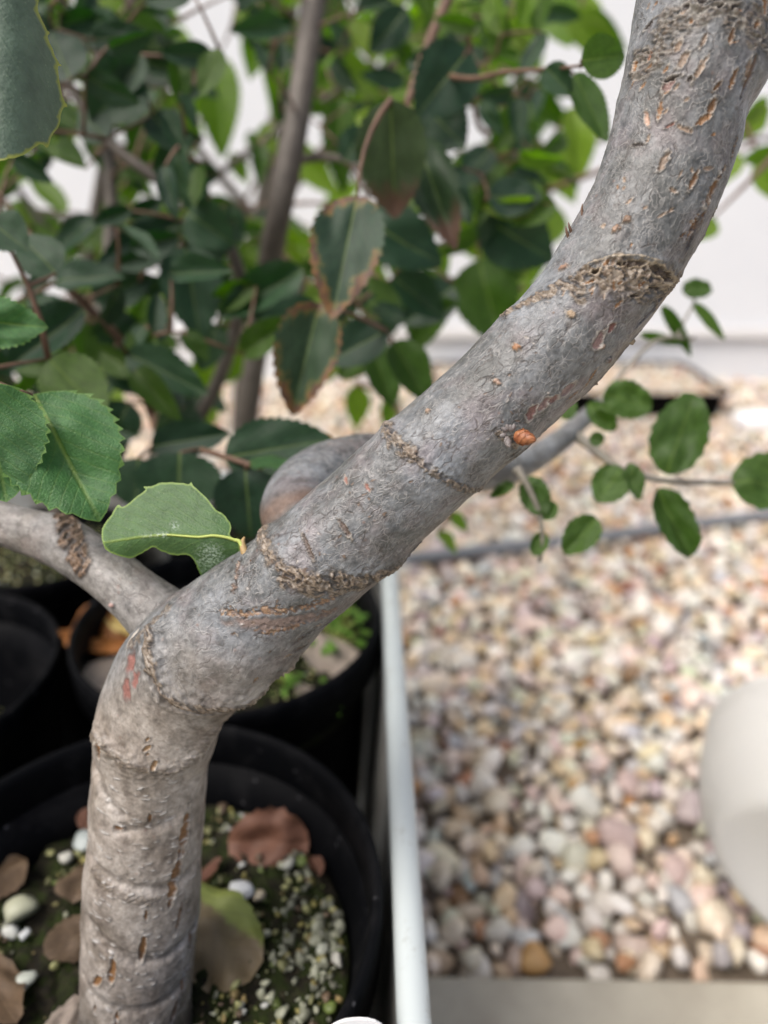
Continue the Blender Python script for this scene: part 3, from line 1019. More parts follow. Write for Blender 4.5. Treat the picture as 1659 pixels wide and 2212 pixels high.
near_elm.stem([(330, 900, 0.39, 20), (350, 950, 0.33, 14), (400, 962, 0.29, 13), (480, 985, 0.27, 13), (565, 1012, 0.262, 12)], 'branch', 7, M['twig'])
E = near_elm.leaf
E('elmb', (72, 850), (214, 1120), 232, 0.186, -0.004, 0.06)
E('elmb', (-40, 830), (12, 1082), 205, 0.176, 0.0, 0.06)
E('elmb', (-70, 690), (98, 706), 100, 0.205, 0.0, 0.15)
E('elm', (185, 670), (15, 795), 92, 0.28)
E('elm', (275, 765), (450, 850), 82, 0.31)
E('elm', (240, 770), (330, 850), 80, 0.33)
E('mid', (105, 775), (230, 905), 120, 0.255)
E('elm', (330, 965), (495, 935), 78, 0.28)
E('elm', (485, 988), (720, 945), 125, 0.268, 0.0, 0.12)
E('elm', (388, 978), (385, 1120), 165, 0.272, 0.0, 0.1)
E('elm', (530, 1012), (540, 1165), 130, 0.262, 0.0, 0.1)
E('elmb', (540, 1003), (650, 1000), 34, 0.258, 0.0, 0.5)
E('elm', (300, 990), (290, 1100), 110, 0.29)
E('elm', (400, 530), (432, 725), 118, 0.33)
E('elm', (392, 478), (195, 605), 86, 0.34)
E('elm', (405, 458), (498, 525), 92, 0.33)
E('elm', (292, 150), (198, 265), 118, 0.33)
E('elm', (150, 170), (110, 70), 110, 0.30)
E('tip', (225, 110), (455, 172), 100, 0.37, 0.0, 0.1)
E('elm', (330, 250), (400, 330), 78, 0.34)
E('elm', (230, 300), (170, 240), 70, 0.33)
E('tip', (350, 310), (455, 470), 80, 0.38)
E('elm', (120, 590), (40, 500), 95, 0.26)
E('elm', (-20, 480), (60, 540), 90, 0.24)
E('elm', (200, 640), (330, 600), 80, 0.34)
E('elm', (200, 700), (320, 740), 90, 0.35)
E('elm', (150, 700), (60, 640), 70, 0.34)
E('elm', (470, 700), (430, 800), 70, 0.38)
E('elm', (130, 900), (240, 1000), 90, 0.32)
E('elm', (280, 870), (230, 960), 85, 0.33)

# --- pale green tree nearer the wall
pale = Shrub('leafy_tree', (-0.20, 0.95, 0.0), 'pale green tree with narrow drooping leaves standing close to the white wall', 'tree', M['stem'], 0.0012)
g0 = proj([(-0.20, 0.95, 0.0)])
pale.stem([(g0[0][0], g0[1][0], g0[2][0], 40), (520, 900, 1.02, 40), (560, 500, 0.98, 36), (620, 100, 0.93, 32), (660, -260, 0.9, 26)])
pale.stem([(560, 500, 0.98, 22), (760, 250, 0.93, 18), (980, 60, 0.88, 15), (1180, -60, 0.85, 12)], 'branch', 7)
pale.stem([(560, 480, 0.98, 22), (330, 220, 0.93, 18), (80, 40, 0.9, 15), (-120, -80, 0.88, 12)], 'branch', 7)
pale.stem([(540, 700, 1.0, 20), (800, 560, 0.97, 16), (1050, 420, 0.93, 14), (1300, 300, 0.9, 12), (1640, 300, 0.86, 10), (1760, 250, 0.85, 9)], 'branch', 7)
pale.stem([(540, 720, 1.0, 20), (260, 520, 0.97, 16), (-60, 420, 0.93, 12)], 'branch', 7)
E = pale.leaf
for b, t, w, z in (((470, 120), (478, 340), 84, 0.7), ((592, 70), (598, 265), 62, 0.72), ((575, 265), (580, 348), 40, 0.66), ((500, 330), (535, 400), 36, 0.72),
                   ((1020, 20), (1065, 160), 78, 0.75), ((1130, -40), (1140, 110), 100, 0.7), ((1200, -30), (1230, 100), 90, 0.68), ((705, 150), (712, 270), 60, 0.7),
                   ((560, 60), (540, 170), 60, 0.75), ((1130, 600), (1085, 740), 90, 0.62), ((1160, 480), (1120, 640), 80, 0.66), ((1060, 300), (1090, 470), 80, 0.7),
                   ((1200, 330), (1240, 440), 60, 0.66), ((1240, 230), (1260, 380), 70, 0.62), ((1190, 440), (1160, 540), 90, 0.6), ((770, 830), (775, 930), 55, 0.6),
                   ((510, 730), (490, 830), 70, 0.6), ((850, 850), (830, 930), 40, 0.58), ((975, 1105), (1010, 1150), 26, 0.36), ((945, 1150), (990, 1195), 40, 0.36),
                   ((1660, 230), (1590, 300), 50, 0.5), ((1680, 330), (1600, 345), 40, 0.48), ((1600, 260), (1680, 205), 36, 0.5), ((1640, 340), (1680, 440), 50, 0.5),
                   ((1540, 470), (1505, 520), 50, 0.45), ((1590, 330), (1560, 400), 50, 0.5)):
    E('lance' if w < 64 else 'light', b, t, w, z, 0.0, 0.3)


def gaps(px, py):
    """True where the wall shows between the leaves."""
    G_ = ((520, 330, 70, 90), (700, 415, 62, 75), (165, 395, 55, 55), (25, 560, 45, 60), (440, 40, 45, 55), (75, 415, 30, 30), (930, 565, 42, 30), (1090, 800, 150, 95), (980, 720, 55, 70),
          (425, 740, 30, 60), (1225, 150, 40, 80), (1010, 280, 40, 45), (1245, 520, 90, 60), (1050, 610, 45, 25), (720, 330, 42, 65), (650, 30, 15, 20), (480, 800, 40, 50), (600, 860, 50, 60), (900, 880, 80, 60),
          (880, 740, 40, 40), (530, 180, 35, 60), (1130, 720, 60, 90), (960, 640, 30, 40), (130, 640, 26, 26), (270, 300, 30, 25), (760, 130, 22, 26), (555, 250, 28, 90))
    return any(((px - a) / (c * 1.35)) ** 2 + ((py - b) / (d * 1.35)) ** 2 < 1 for a, b, c, d in G_)


def fill(sh, n, zr, kinds, lenr, asp, region, down=0.5, tilt=0.5, seed=1, gapkeep=0.12):
    rs = random.Random(seed)
    k = 0
    while k < n:
        px, py = rs.uniform(*region[0]), rs.uniform(*region[1])
        lim = region[2](px)
        if py > lim: continue
        z = rs.uniform(*zr)
        L = rs.uniform(*lenr)
        a = rs.uniform(-math.pi, math.pi)
        dx, dy = math.cos(a), math.sin(a)
        dy = dy * (1 - down) + down
        nn = math.hypot(dx, dy); dx, dy = dx / nn, dy / nn
        lp = L / z * FPX
        if any(gaps(px + dx * lp * f, py + dy * lp * f) for f in (0.2, 0.55, 0.9)) and rs.random() > gapkeep: continue
        if z < 0.47 and any(abs(px + dx * lp * f - np.interp(py + dy * lp * f, [-90, 270, 470, 700], [690, 640, 600, 560])) < 62 and py + dy * lp * f < 580 for f in (0.1, 0.5, 0.9)): continue
        B = P(px, py, z); T = P(px + dx * lp, py + dy * lp, z + rs.gauss(0, 0.25) * L)
        sh.leaf3(rs.choice(kinds), B, T, L * rs.uniform(*asp), tilt)
        k += 1


def low_edge(px):      # lower edge of the foliage
    return np.interp(px, [-80, 200, 420, 700, 900, 1000, 1100, 1260, 1300], [1000, 960, 900, 820, 740, 640, 560, 470, 100])


fill(near_elm, 205, (0.30, 0.46), ['elm'] * 7 + ['mid'] * 4, (0.016, 0.028), (0.42, 0.56), ((-80, 560), (-60, 950), low_edge), 0.25, 0.45, 3)
fill(elm, 185, (0.34, 0.52), ['elm'] * 4 + ['mid'] * 6 + ['light'] * 3, (0.016, 0.028), (0.42, 0.54), ((560, 1200), (-60, 800), low_edge), 0.35, 0.45, 4)
dense = Shrub('leafy_shrub', (-0.34, 0.66, 0.0), 'dense dark green shrub rising between the stemmed shrub and the pale tree', 'shrub', M['stem'], 0.0010)
g1 = proj([(-0.34, 0.66, 0.0)])
dense.stem([(g1[0][0], g1[1][0], g1[2][0], 34), (130, 900, 0.72, 32), (200, 500, 0.68, 28), (260, 150, 0.64, 24), (300, -120, 0.62, 20)])
dense.stem([(165, 700, 0.70, 20), (420, 420, 0.66, 16), (760, 180, 0.64, 13), (1050, 60, 0.62, 10)], 'branch', 7)
dense.stem([(180, 600, 0.69, 18), (20, 380, 0.66, 14), (-80, 200, 0.64, 10)], 'branch', 7)
dense.stem([(150, 800, 0.71, 18), (480, 700, 0.68, 14), (860, 560, 0.66, 12), (1100, 470, 0.64, 9)], 'branch', 7)
fill(dense, 150, (0.52, 0.74), ['elm'] * 3 + ['mid'] * 4 + ['light'] * 2, (0.026, 0.046), (0.36, 0.5), ((-80, 1200), (-80, 780), lambda x: low_edge(x) - 30), 0.4, 0.5, 9, 0.05)
dense.finish(M['twig'])
fill(pale, 40, (0.58, 0.8), ['light'] * 2 + ['lance'] * 3, (0.04, 0.06), (0.28, 0.42), ((100, 1260), (-80, 160), lambda x: 160), 0.75, 0.45, 15, 0.06)
fill(pale, 220, (0.58, 1.0), ['light'] * 3 + ['lance'] * 4 + ['mid'] * 3, (0.045, 0.080), (0.28, 0.46), ((-80, 1260), (-80, 760), lambda x: low_edge(x) - 90), 0.75, 0.45, 5, 0.06)
near_elm.stem([(-160, 850, 0.24, 20), (-420, 1000, 0.23, 22), (-700, 1300, 0.22, 20), (-900, 1700, 0.21, 14)], 'branch', 7, M['twig'])  # unseen branch added beyond the left of the view, carrying the shading leaves
rs_ = random.Random(77)
k = 0
while k < 45:  # unseen leaves added outside the view to keep sun and sky off the pot
    b_ = Vector((rs_.uniform(-0.42, -0.13), rs_.uniform(-0.06, 0.24), rs_.uniform(0.27, 0.43)))
    L_ = rs_.uniform(0.028, 0.042)
    d_ = Vector((rs_.gauss(0, 1), rs_.gauss(0, 1), rs_.gauss(-0.3, 0.3))).normalized() * L_
    q_ = proj([b_[:], (b_ + d_)[:]])
    if max(q_[0]) > -130: continue
    near_elm.leaf3('elm', b_, b_ + d_, L_ * 0.6, 0.9)
    k += 1
elm.finish(M['twig'])
near_elm.finish(M['twig'])
pale.finish(M['twig'])

# ------------------------------------------------------------------ the thick grey tree
TREE_BASE = G(292, 2165, SOIL1_Z)
tree = empty('oak_tree', TREE_BASE)
tag(tree, 'thick smooth-barked grey oak trunk leaning up to the right out of a black pot', 'tree')


class Limb:
    """A limb of real bark: a dense tube whose surface is shaped feature by feature in (length, girth) coordinates."""
    def __init__(s, rows, ds, nseg, seed):
        Q = np.array([list(P(a, b, z)) + [w * z / FPX / 2] for a, b, z, w in rows])
        L = np.linalg.norm(np.diff(Q[:, :3], axis=0), axis=1).sum()
        s.C4, s.s = spline(Q, int(L / ds))
        s.C, s.r = s.C4[:, :3], s.C4[:, 3]
        s.T = np.gradient(s.C, axis=0); s.T /= np.linalg.norm(s.T, axis=1)[:, None]
        tocam = np.array([0, 0, CAM_Z]) - s.C
        N = tocam - (tocam * s.T).sum(1)[:, None] * s.T
        s.N = N / np.linalg.norm(N, axis=1)[:, None]
        s.B = np.cross(s.T, s.N)
        s.seed = seed
        th = np.linspace(-math.pi, math.pi, nseg, endpoint=False)
        s.nseg = nseg
        n = len(s.s)
        s.S = np.repeat(s.s, nseg); s.TH = np.tile(th, n)
        rr = np.repeat(s.r, nseg)
        s.A = s.TH * rr
        s.dir = (np.cos(th)[None, :, None] * s.N[:, None, :] + np.sin(th)[None, :, None] * s.B[:, None, :]).reshape(-1, 3)
        s.V0 = np.repeat(s.C, nseg, axis=0) + rr[:, None] * s.dir
        r0 = s.r.mean()
        s.bk = np.stack([r0 * np.cos(s.TH), r0 * np.sin(s.TH), s.S], 1) + seed * 0.37
        s.h = np.zeros(len(s.S))
        s.tint = np.zeros((len(s.S), 3)); s.mask = np.zeros(len(s.S))
        s.low = np.zeros(len(s.S))

    def at(s, px, py):
        """pixel -> (length, girth) on the camera side"""
        p1 = np.array(P(px, py, 1.0)); o = np.array([0, 0, CAM_Z])
        d = p1 - o; d /= np.linalg.norm(d)
        w = s.C - o
        off = w - (w @ d)[:, None] * d
        i = int(np.argmin(np.linalg.norm(off, axis=1)))
        q = -off[i]
        sn = np.clip((q @ s.B[i]) / s.r[i], -0.985, 0.985)
        return s.s[i], math.asin(sn) * s.r[i], i

    def paint(s, idx, m, col):
        m = np.clip(m, 0, 1)
        s.tint[idx] = s.tint[idx] * (1 - m[:, None]) + np.asarray(col) * m[:, None]
        s.mask[idx] = np.maximum(s.mask[idx], m)

    def sel(s, s0, s1, mar):
        a = np.searchsorted(s.s, min(s0, s1) - mar); b = np.searchsorted(s.s, max(s0, s1) + mar)
        return np.arange(a * s.nseg, b * s.nseg)

    def blister(s, px, py, ln, wd, ang, depth, rim, col, rimcol=None, jag=0.25, soft=0.2):
        """An oval flake or slit: sunk by depth, with a raised rim."""
        dx, dy = math.cos(R(ang)) * ln / 2, -math.sin(R(ang)) * ln / 2
        s1, a1, i1 = s.at(px - dx, py - dy); s2, a2, i2 = s.at(px + dx, py + dy)
        z = float(proj(s.C[[i1]])[2][0]) - s.r[i1] * 0.8
        hl = max(1e-5, math.hypot(s2 - s1, a2 - a1) / 2); hw = wd * z / FPX / 2
        cs, ca = (s1 + s2) / 2, (a1 + a2) / 2
        ux, uy = (s2 - s1) / (2 * hl), (a2 - a1) / (2 * hl)
        idx = s.sel(cs, cs, hl * 1.6 + hw * 2)
        x, y = s.S[idx] - cs, s.A[idx] - ca
        p, q = (x * ux + y * uy) / hl, (-x * uy + y * ux) / hw
        nz = perlin(s.bk[idx], 0.9 / hw, s.seed + int(px)) * jag
        d = np.sqrt(p * p + q * q) + nz
        m = 1 - sstep(1 - soft, 1 + soft, d)
        rimm = np.exp(-((d - 1.15) / 0.22) ** 2)
        s.h[idx] += -depth * m + rim * rimm
        s.paint(idx, m, col)
        if rimcol is not None: s.paint(idx, rimm * 0.75 * (m < 0.6), rimcol)

    def band(s, pts, wd, amp, freq=700, tan=(0.185, 0.138, 0.092), dark=(0.038, 0.027, 0.020), pale=(0.29, 0.245, 0.195), cover=0.85, swell=0.0, sink=0.0, wob=0.9):
        """A rough scar along a polyline of pixels."""
        Q = [s.at(*p)[:2] for p in pts]
        z = float(proj(s.C[[s.at(*pts[len(pts) // 2])[2]]])[2][0])
        hw = wd * z / FPX / 2
        idx = s.sel(min(q[0] for q in Q), max(q[0] for q in Q), hw * 3 + swell * 4 + 0.004)
        x, y = s.S[idx], s.A[idx]
        d = np.full(len(idx), 9.0)
        for (xa, ya), (xb, yb) in zip(Q[:-1], Q[1:]):
            ux, uy = xb - xa, yb - ya
            t = np.clip(((x - xa) * ux + (y - ya) * uy) / (ux * ux + uy * uy + 1e-12), 0, 1)
            d = np.minimum(d, np.hypot(x - xa - t * ux, y - ya - t * uy))
        d = d + perlin(s.bk[idx], 1.1 / hw, s.seed + 31) * hw * wob
        m = 1 - sstep(hw * 0.55, hw * 1.25, d)
        wq = s.bk[idx] * np.array([1, 1, 1.9]) + 0.0011 * np.stack([perlin(s.bk[idx], 420, s.seed + 51 + q) for q in range(3)], 1)
        n1 = perlin(wq, freq * 0.55, s.seed + 7); n2 = perlin(wq, freq * 1.5, s.seed + 8)
        ridg = 0.7 - np.abs(n1) * 2.6 + n2 * 0.6
        m = np.clip(m * (1.15 + 0.9 * n1), 0, 1)
        s.h[idx] += m * (amp * ridg - sink)
        if swell: s.h[idx] += swell * np.exp(-(np.clip(d, 0, None) / (hw * 2.2)) ** 2)
        tone = n1 * 0.9 + n2 * 0.6
        c = np.where((tone < -0.14)[:, None], np.asarray(dark), np.where((tone > 0.24)[:, None], np.asarray(pale), np.asarray(tan)))
        mm = np.clip(m * cover, 0, 1)
        s.tint[idx] = s.tint[idx] * (1 - mm[:, None]) + c * mm[:, None]
        s.mask[idx] = np.maximum(s.mask[idx], mm)

    def crease(s, pts, wd, depth, col=(0.12, 0.10, 0.085), strength=0.5):
        Q = [s.at(*p)[:2] for p in pts]
        z = float(proj(s.C[[s.at(*pts[0])[2]]])[2][0]); hw = wd * z / FPX / 2
        idx = s.sel(min(q[0] for q in Q), max(q[0] for q in Q), hw * 4)
        x, y = s.S[idx], s.A[idx]
        d = np.full(len(idx), 9.0)
        for (xa, ya), (xb, yb) in zip(Q[:-1], Q[1:]):
            ux, uy = xb - xa, yb - ya
            t = np.clip(((x - xa) * ux + (y - ya) * uy) / (ux * ux + uy * uy + 1e-12), 0, 1)
            d = np.minimum(d, np.hypot(x - xa - t * ux, y - ya - t * uy))
        d = d + perlin(s.bk[idx], 0.8 / hw, s.seed + 3) * hw * 0.6
        m = np.exp(-(d / hw) ** 2)
        s.h[idx] -= depth * m
        s.paint(idx, np.exp(-(d / (hw * 0.45)) ** 2) * strength, col)

    def build(s, name, cap_top=True):
        V = s.V0 + s.dir * s.h[:, None]
        n, k = len(s.s), s.nseg
        i = np.arange(n - 1)[:, None] * k; j = np.arange(k)[None, :]; jn = (j + 1) % k
        F = np.stack([i + j, i + jn, i + k + jn, i + k + j], -1).reshape(-1, 4)
        m = bpy.data.meshes.new(name)
        nf = len(F)
        m.vertices.add(len(V)); m.vertices.foreach_set('co', V.astype(np.float32).ravel())
        m.loops.add(nf * 4); m.loops.foreach_set('vertex_index', F.astype(np.int32).ravel())
        m.polygons.add(nf); m.polygons.foreach_set('loop_start', np.arange(0, nf * 4, 4, dtype=np.int32))
        m.polygons.foreach_set('use_smooth', np.ones(nf, bool))
        m.update(calc_edges=True)
        attr(m, 'bark_pos', s.bk, 'FLOAT_VECTOR')
        attr(m, 'bark_tint', np.concatenate([s.tint, s.mask[:, None]], 1), 'FLOAT_COLOR')
        attr(m, 'bark_low', s.low)
        return link(name, m, M['bark'], tree)


trunk_rows = [(292, 2290, 0.225, 246), (294, 2220, 0.2228, 236), (296, 2150, 0.2205, 228), (304, 2000, 0.2150, 240), (313, 1850, 0.2095, 240), (323, 1700, 0.2040, 238), (335, 1600, 0.2000, 250),
              (362, 1510, 0.1965, 268), (415, 1430, 0.1925, 282), (512, 1352, 0.1872, 268), (648, 1240, 0.1815, 246), (790, 1118, 0.1770, 238), (915, 1008, 0.1740, 234), (1050, 885, 0.1715, 238),
              (1188, 755, 0.1695, 244), (1290, 628, 0.1680, 252), (1370, 508, 0.1665, 254), (1435, 370, 0.1650, 262), (1484, 200, 0.1630, 278), (1526, 15, 0.1605, 292), (1560, -150, 0.158, 300), (1590, -330, 0.156, 300)]
tr = Limb(trunk_rows, 0.00026, 360, 1)
# slow unevenness and fine skin
tr.h += 0.00055 * perlin(tr.V0, 55, 1) + 0.00030 * perlin(tr.V0, 140, 2) + 0.00010 * fbm(tr.bk, 420, 2, 3) + 0.00005 * fbm(tr.bk, 1300, 2, 5)
_, sy_, _ = proj(tr.V0)
tr.low = sstep(1330, 1620, sy_ + 60 * perlin(tr.V0, 60, 9))
# brown, flaky underside of the lean, browner where it faces down and right
und = sstep(0.95, 1.35, np.abs(tr.TH) + 0.25 * perlin(tr.bk, 90, 12)) * (tr.TH < 0) if False else None
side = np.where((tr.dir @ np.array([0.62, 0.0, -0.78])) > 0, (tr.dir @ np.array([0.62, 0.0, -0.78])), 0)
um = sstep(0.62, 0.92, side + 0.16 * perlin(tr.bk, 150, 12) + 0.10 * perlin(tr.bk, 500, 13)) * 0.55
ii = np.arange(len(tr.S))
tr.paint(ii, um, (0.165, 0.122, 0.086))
# upright splits on the underside
for k_ in range(26):
    s0 = RNG.uniform(0.12, tr.s[-1] - 0.02); i0 = int(np.searchsorted(tr.s, s0))
    a0 = RNG.uniform(-1.75, -0.85) if (tr.B[i0] @ np.array([0.62, 0, -0.78])) < 0 else RNG.uniform(0.85, 1.75)
    a0 *= tr.r[i0]
    hl, hw = RNG.uniform(0.0015, 0.005), RNG.uniform(0.0003, 0.0007)
    idx = tr.sel(s0, s0, hl * 1.5)
    p, q = (tr.S[idx] - s0) / hl, (tr.A[idx] - a0) / hw + (tr.S[idx] - s0) / hl * RNG.uniform(-2, 2)
    d = np.sqrt(p * p + q * q) + perlin(tr.bk[idx], 900, k_) * 0.4
    m_ = 1 - sstep(0.75, 1.15, d)
    tr.h[idx] += -0.0005 * m_ + 0.0002 * np.exp(-((d - 1.3) / 0.3) ** 2)
    tr.paint(idx, m_ * 0.8, (0.20, 0.11, 0.055))

# scars round the trunk
tr.band([(1372, 188), (1405, 170), (1440, 120), (1500, 90), (1560, 100), (1640, 120)], 78, 0.00042, 800, cover=0.62, pale=(0.33, 0.30, 0.245), swell=0.0006)
tr.band([(1500, -20), (1570, 0), (1660, 10)], 60, 0.0004, 800, cover=0.7)
tr.band([(1090, 692), (1150, 662), (1210, 640), (1265, 622), (1330, 612), (1400, 622), (1450, 618)], 34, 0.00045, 760, cover=0.9, swell=0.0005)
tr.band([(1235, 640), (1320, 622), (1390, 636), (1440, 630)], 74, 0.00036, 760, cover=0.85, sink=0.0003)
tr.band([(1300, 668), (1350, 665), (1410, 655)], 26, 0.0004, 900, cover=0.55)
tr.band([(836, 918), (862, 945), (885, 970), (920, 1000), (965, 1030), (1005, 1052), (1050, 1062)], 17, 0.00055, 850, cover=0.8, swell=0.00045)
tr.band([(845, 930), (868, 962), (893, 975)], 34, 0.0005, 850, cover=0.8)
tr.band([(575, 1140), (610, 1175), (650, 1202), (700, 1222), (760, 1232), (820, 1225), (862, 1205)], 26, 0.00055, 760, cover=0.88, swell=0.0007)
tr.band([(670, 1222), (760, 1244), (840, 1228)], 56, 0.00036, 760, cover=0.85, sink=0.0002)
tr.band([(575, 1140), (600, 1160), (625, 1180)], 40, 0.0004, 900, cover=0.5)
tr.band([(535, 1283), (575, 1288), (620, 1282), (670, 1285), (735, 1272)], 15, 0.0004, 1100, wob=1.6, tan=(0.27, 0.155, 0.08), pale=(0.36, 0.25, 0.15), dark=(0.14, 0.08, 0.05), cover=0.85, sink=0.0003)
tr.band([(605, 1320), (640, 1330), (680, 1318), (735, 1300)], 16, 0.0004, 1100, wob=1.6, tan=(0.27, 0.15, 0.08), pale=(0.36, 0.25, 0.15), dark=(0.14, 0.08, 0.05), cover=0.85, sink=0.0003)
tr.blister(640, 1304, 190, 30, 0, 0.0002, 0.0, (0.185, 0.14, 0.122), None, 0.6, 0.5)
tr.band([(395, 1335), (402, 1385), (425, 1430), (470, 1462), (530, 1478), (590, 1462), (625, 1440)], 26, 0.0006, 760, cover=0.85, swell=0.0017)
tr.band([(408, 1296), (385, 1325), (360, 1345), (330, 1362)], 24, 0.0005, 800, cover=0.7, swell=0.0006)
tr.crease([(400, 1400), (430, 1452), (490, 1488), (560, 1494), (620, 1466)], 18, 0.0020, (0.17, 0.092, 0.05), 0.85)
tr.band([(228, 1552), (270, 1566), (330, 1580), (390, 1588), (440, 1572), (480, 1545)], 20, 0.00045, 800, cover=0.6, pale=(0.40, 0.36, 0.29), swell=0.0011)
tr.band([(205, 1842), (240, 1850), (280, 1852), (340, 1858)], 22, 0.0003, 1000, cover=0.55)
tr.crease([(200, 1640), (235, 1672), (270, 1690)], 24, 0.0012, strength=0.4)
tr.crease([(262, 1722), (310, 1712), (372, 1704)], 26, 0.0010, strength=0.4)
tr.crease([(195, 1826), (260, 1828), (360, 1836), (430, 1830)], 24, 0.0009, strength=0.35)
tr.crease([(190, 1948), (235, 1962), (290, 1978), (360, 1982), (420, 1968)], 26, 0.0012, strength=0.55)
tr.crease([(185, 2075), (260, 2085), (340, 2080), (415, 2060)], 28, 0.0008, strength=0.3)
OR, TAN, PK = (0.225, 0.120, 0.052), (0.265, 0.195, 0.14), (0.225, 0.14, 0.122)
PALE, DK = (0.42, 0.385, 0.335), (0.035, 0.025, 0.02)
# slits of the lower trunk
for px, py, ln, wd, an in ((395, 1752, 120, 20, 78), (378, 1830, 96, 22, 78), (386, 1912, 60, 9, 76), (313, 1955, 56, 15, 84), (320, 1885, 24, 6, 86), (250, 2010, 52, 15, 82), (219, 2045, 38, 17, 60),
                           (259, 2105, 26, 9, 84), (398, 2062, 60, 12, 80), (376, 2112, 46, 12, 72), (411, 1990, 40, 12, 84), (330, 1690, 26, 8, 84), (262, 1722, 18, 14, 20), (300, 2140, 20, 5, 84), (214, 2105, 16, 6, 84), (236, 1575, 52, 15, 66), (445, 1580, 22, 8, 70)):
    tr.blister(px, py, ln, wd, an, 0.0006, 0.00022, OR, PALE, 0.5)
# pale dashes
for k_ in range(150):
    py = RNG.uniform(1600, 2160); px = RNG.uniform(200, 420)
    ln = RNG.uniform(7, 20)
    tr.blister(px, py, ln, RNG.uniform(3, 6.5), RNG.normal(4, 9), -0.00022, 0.0, (0.42, 0.40, 0.375), None, 0.35, 0.35)
# dark hollows under the lip of the big scar
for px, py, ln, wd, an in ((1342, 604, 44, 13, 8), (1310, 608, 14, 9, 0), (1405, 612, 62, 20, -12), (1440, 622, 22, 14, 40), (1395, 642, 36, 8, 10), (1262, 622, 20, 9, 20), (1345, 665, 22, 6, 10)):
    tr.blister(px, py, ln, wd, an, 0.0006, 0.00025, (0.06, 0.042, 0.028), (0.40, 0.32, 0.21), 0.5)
tr.crease([(1250, 606), (1300, 590), (1350, 588), (1400, 594)], 9, -0.0006, (0.44, 0.36, 0.25), 0.8)
# knuckles of the lower trunk
def knuckle(px, py, w, hgt):
    s0, a0, i0 = tr.at(px, py)
    idx = tr.sel(s0, s0, 0.03)
    ww = w * 0.2 / FPX
    tr.h[idx] += hgt * np.exp(-((tr.S[idx] - s0) / ww) ** 2 - ((tr.A[idx] - a0) / (ww * 1.6)) ** 2)
for px, py, w, hg in ((232, 1562, 34, 0.0008), (212, 1640, 30, -0.0007), (250, 1500, 40, 0.0006), (440, 1640, 40, -0.0008), (205, 1740, 36, 0.0005), (198, 1832, 24, -0.0005), (190, 1900, 40, 0.0006), (436, 1760, 50, 0.0005), (425, 1960, 40, 0.0005),
                      (575, 1450, 52, 0.0022), (500, 1440, 60, 0.0010), (610, 1500, 40, -0.0016), (480, 1560, 46, -0.0010), (330, 1370, 40, 0.0007), (660, 1400, 40, 0.0007), (1640, 170, 36, 0.0012), (1625, 240, 30, -0.0008), (850, 930, 30, 0.0005), (1100, 690, 30, 0.0005), (1180, 590, 40, -0.0005), (850, 1225, 30, 0.0006)):
    knuckle(px, py, w, hg)
# damp dirt on the foot
dm = sstep(0.020, 0.004, tr.S - tr.s[int(np.argmin(np.abs(tr.C[:, 2] - SOIL1_Z)))] + 0.005 * perlin(tr.bk, 160, 90)) * 0.72
tr.paint(np.arange(len(tr.S)), dm, (0.060, 0.058, 0.060))
# eyes on the bend
for px, py, ln, wd, an in ((345, 1537, 26, 9, 35), (352, 1518, 16, 6, 30), (342, 1550, 10, 5, 10), (352, 1570, 24, 10, 50), (700, 1335, 18, 9, 40), (640, 1395, 14, 8, 20), (610, 1440, 12, 6, 20), (580, 1425, 14, 8, 30), (655, 1408, 10, 6, 10)):
    tr.blister(px, py, ln, wd, an, 0.0004, 0.0003, (0.30, 0.19, 0.095), PALE)
for px, py, ln, wd, an in ((338, 1384, 42, 30, 60), (324, 1428, 38, 24, 70), (352, 1406, 34, 20, 60)):
    tr.blister(px, py, ln, wd, an, 0.0002, 0.0001, (0.225, 0.105, 0.088), None, 0.7, 0.4)
tr.blister(330, 1350, 60, 16, 45, -0.0001, 0, (0.42, 0.39, 0.345), None, 0.5)
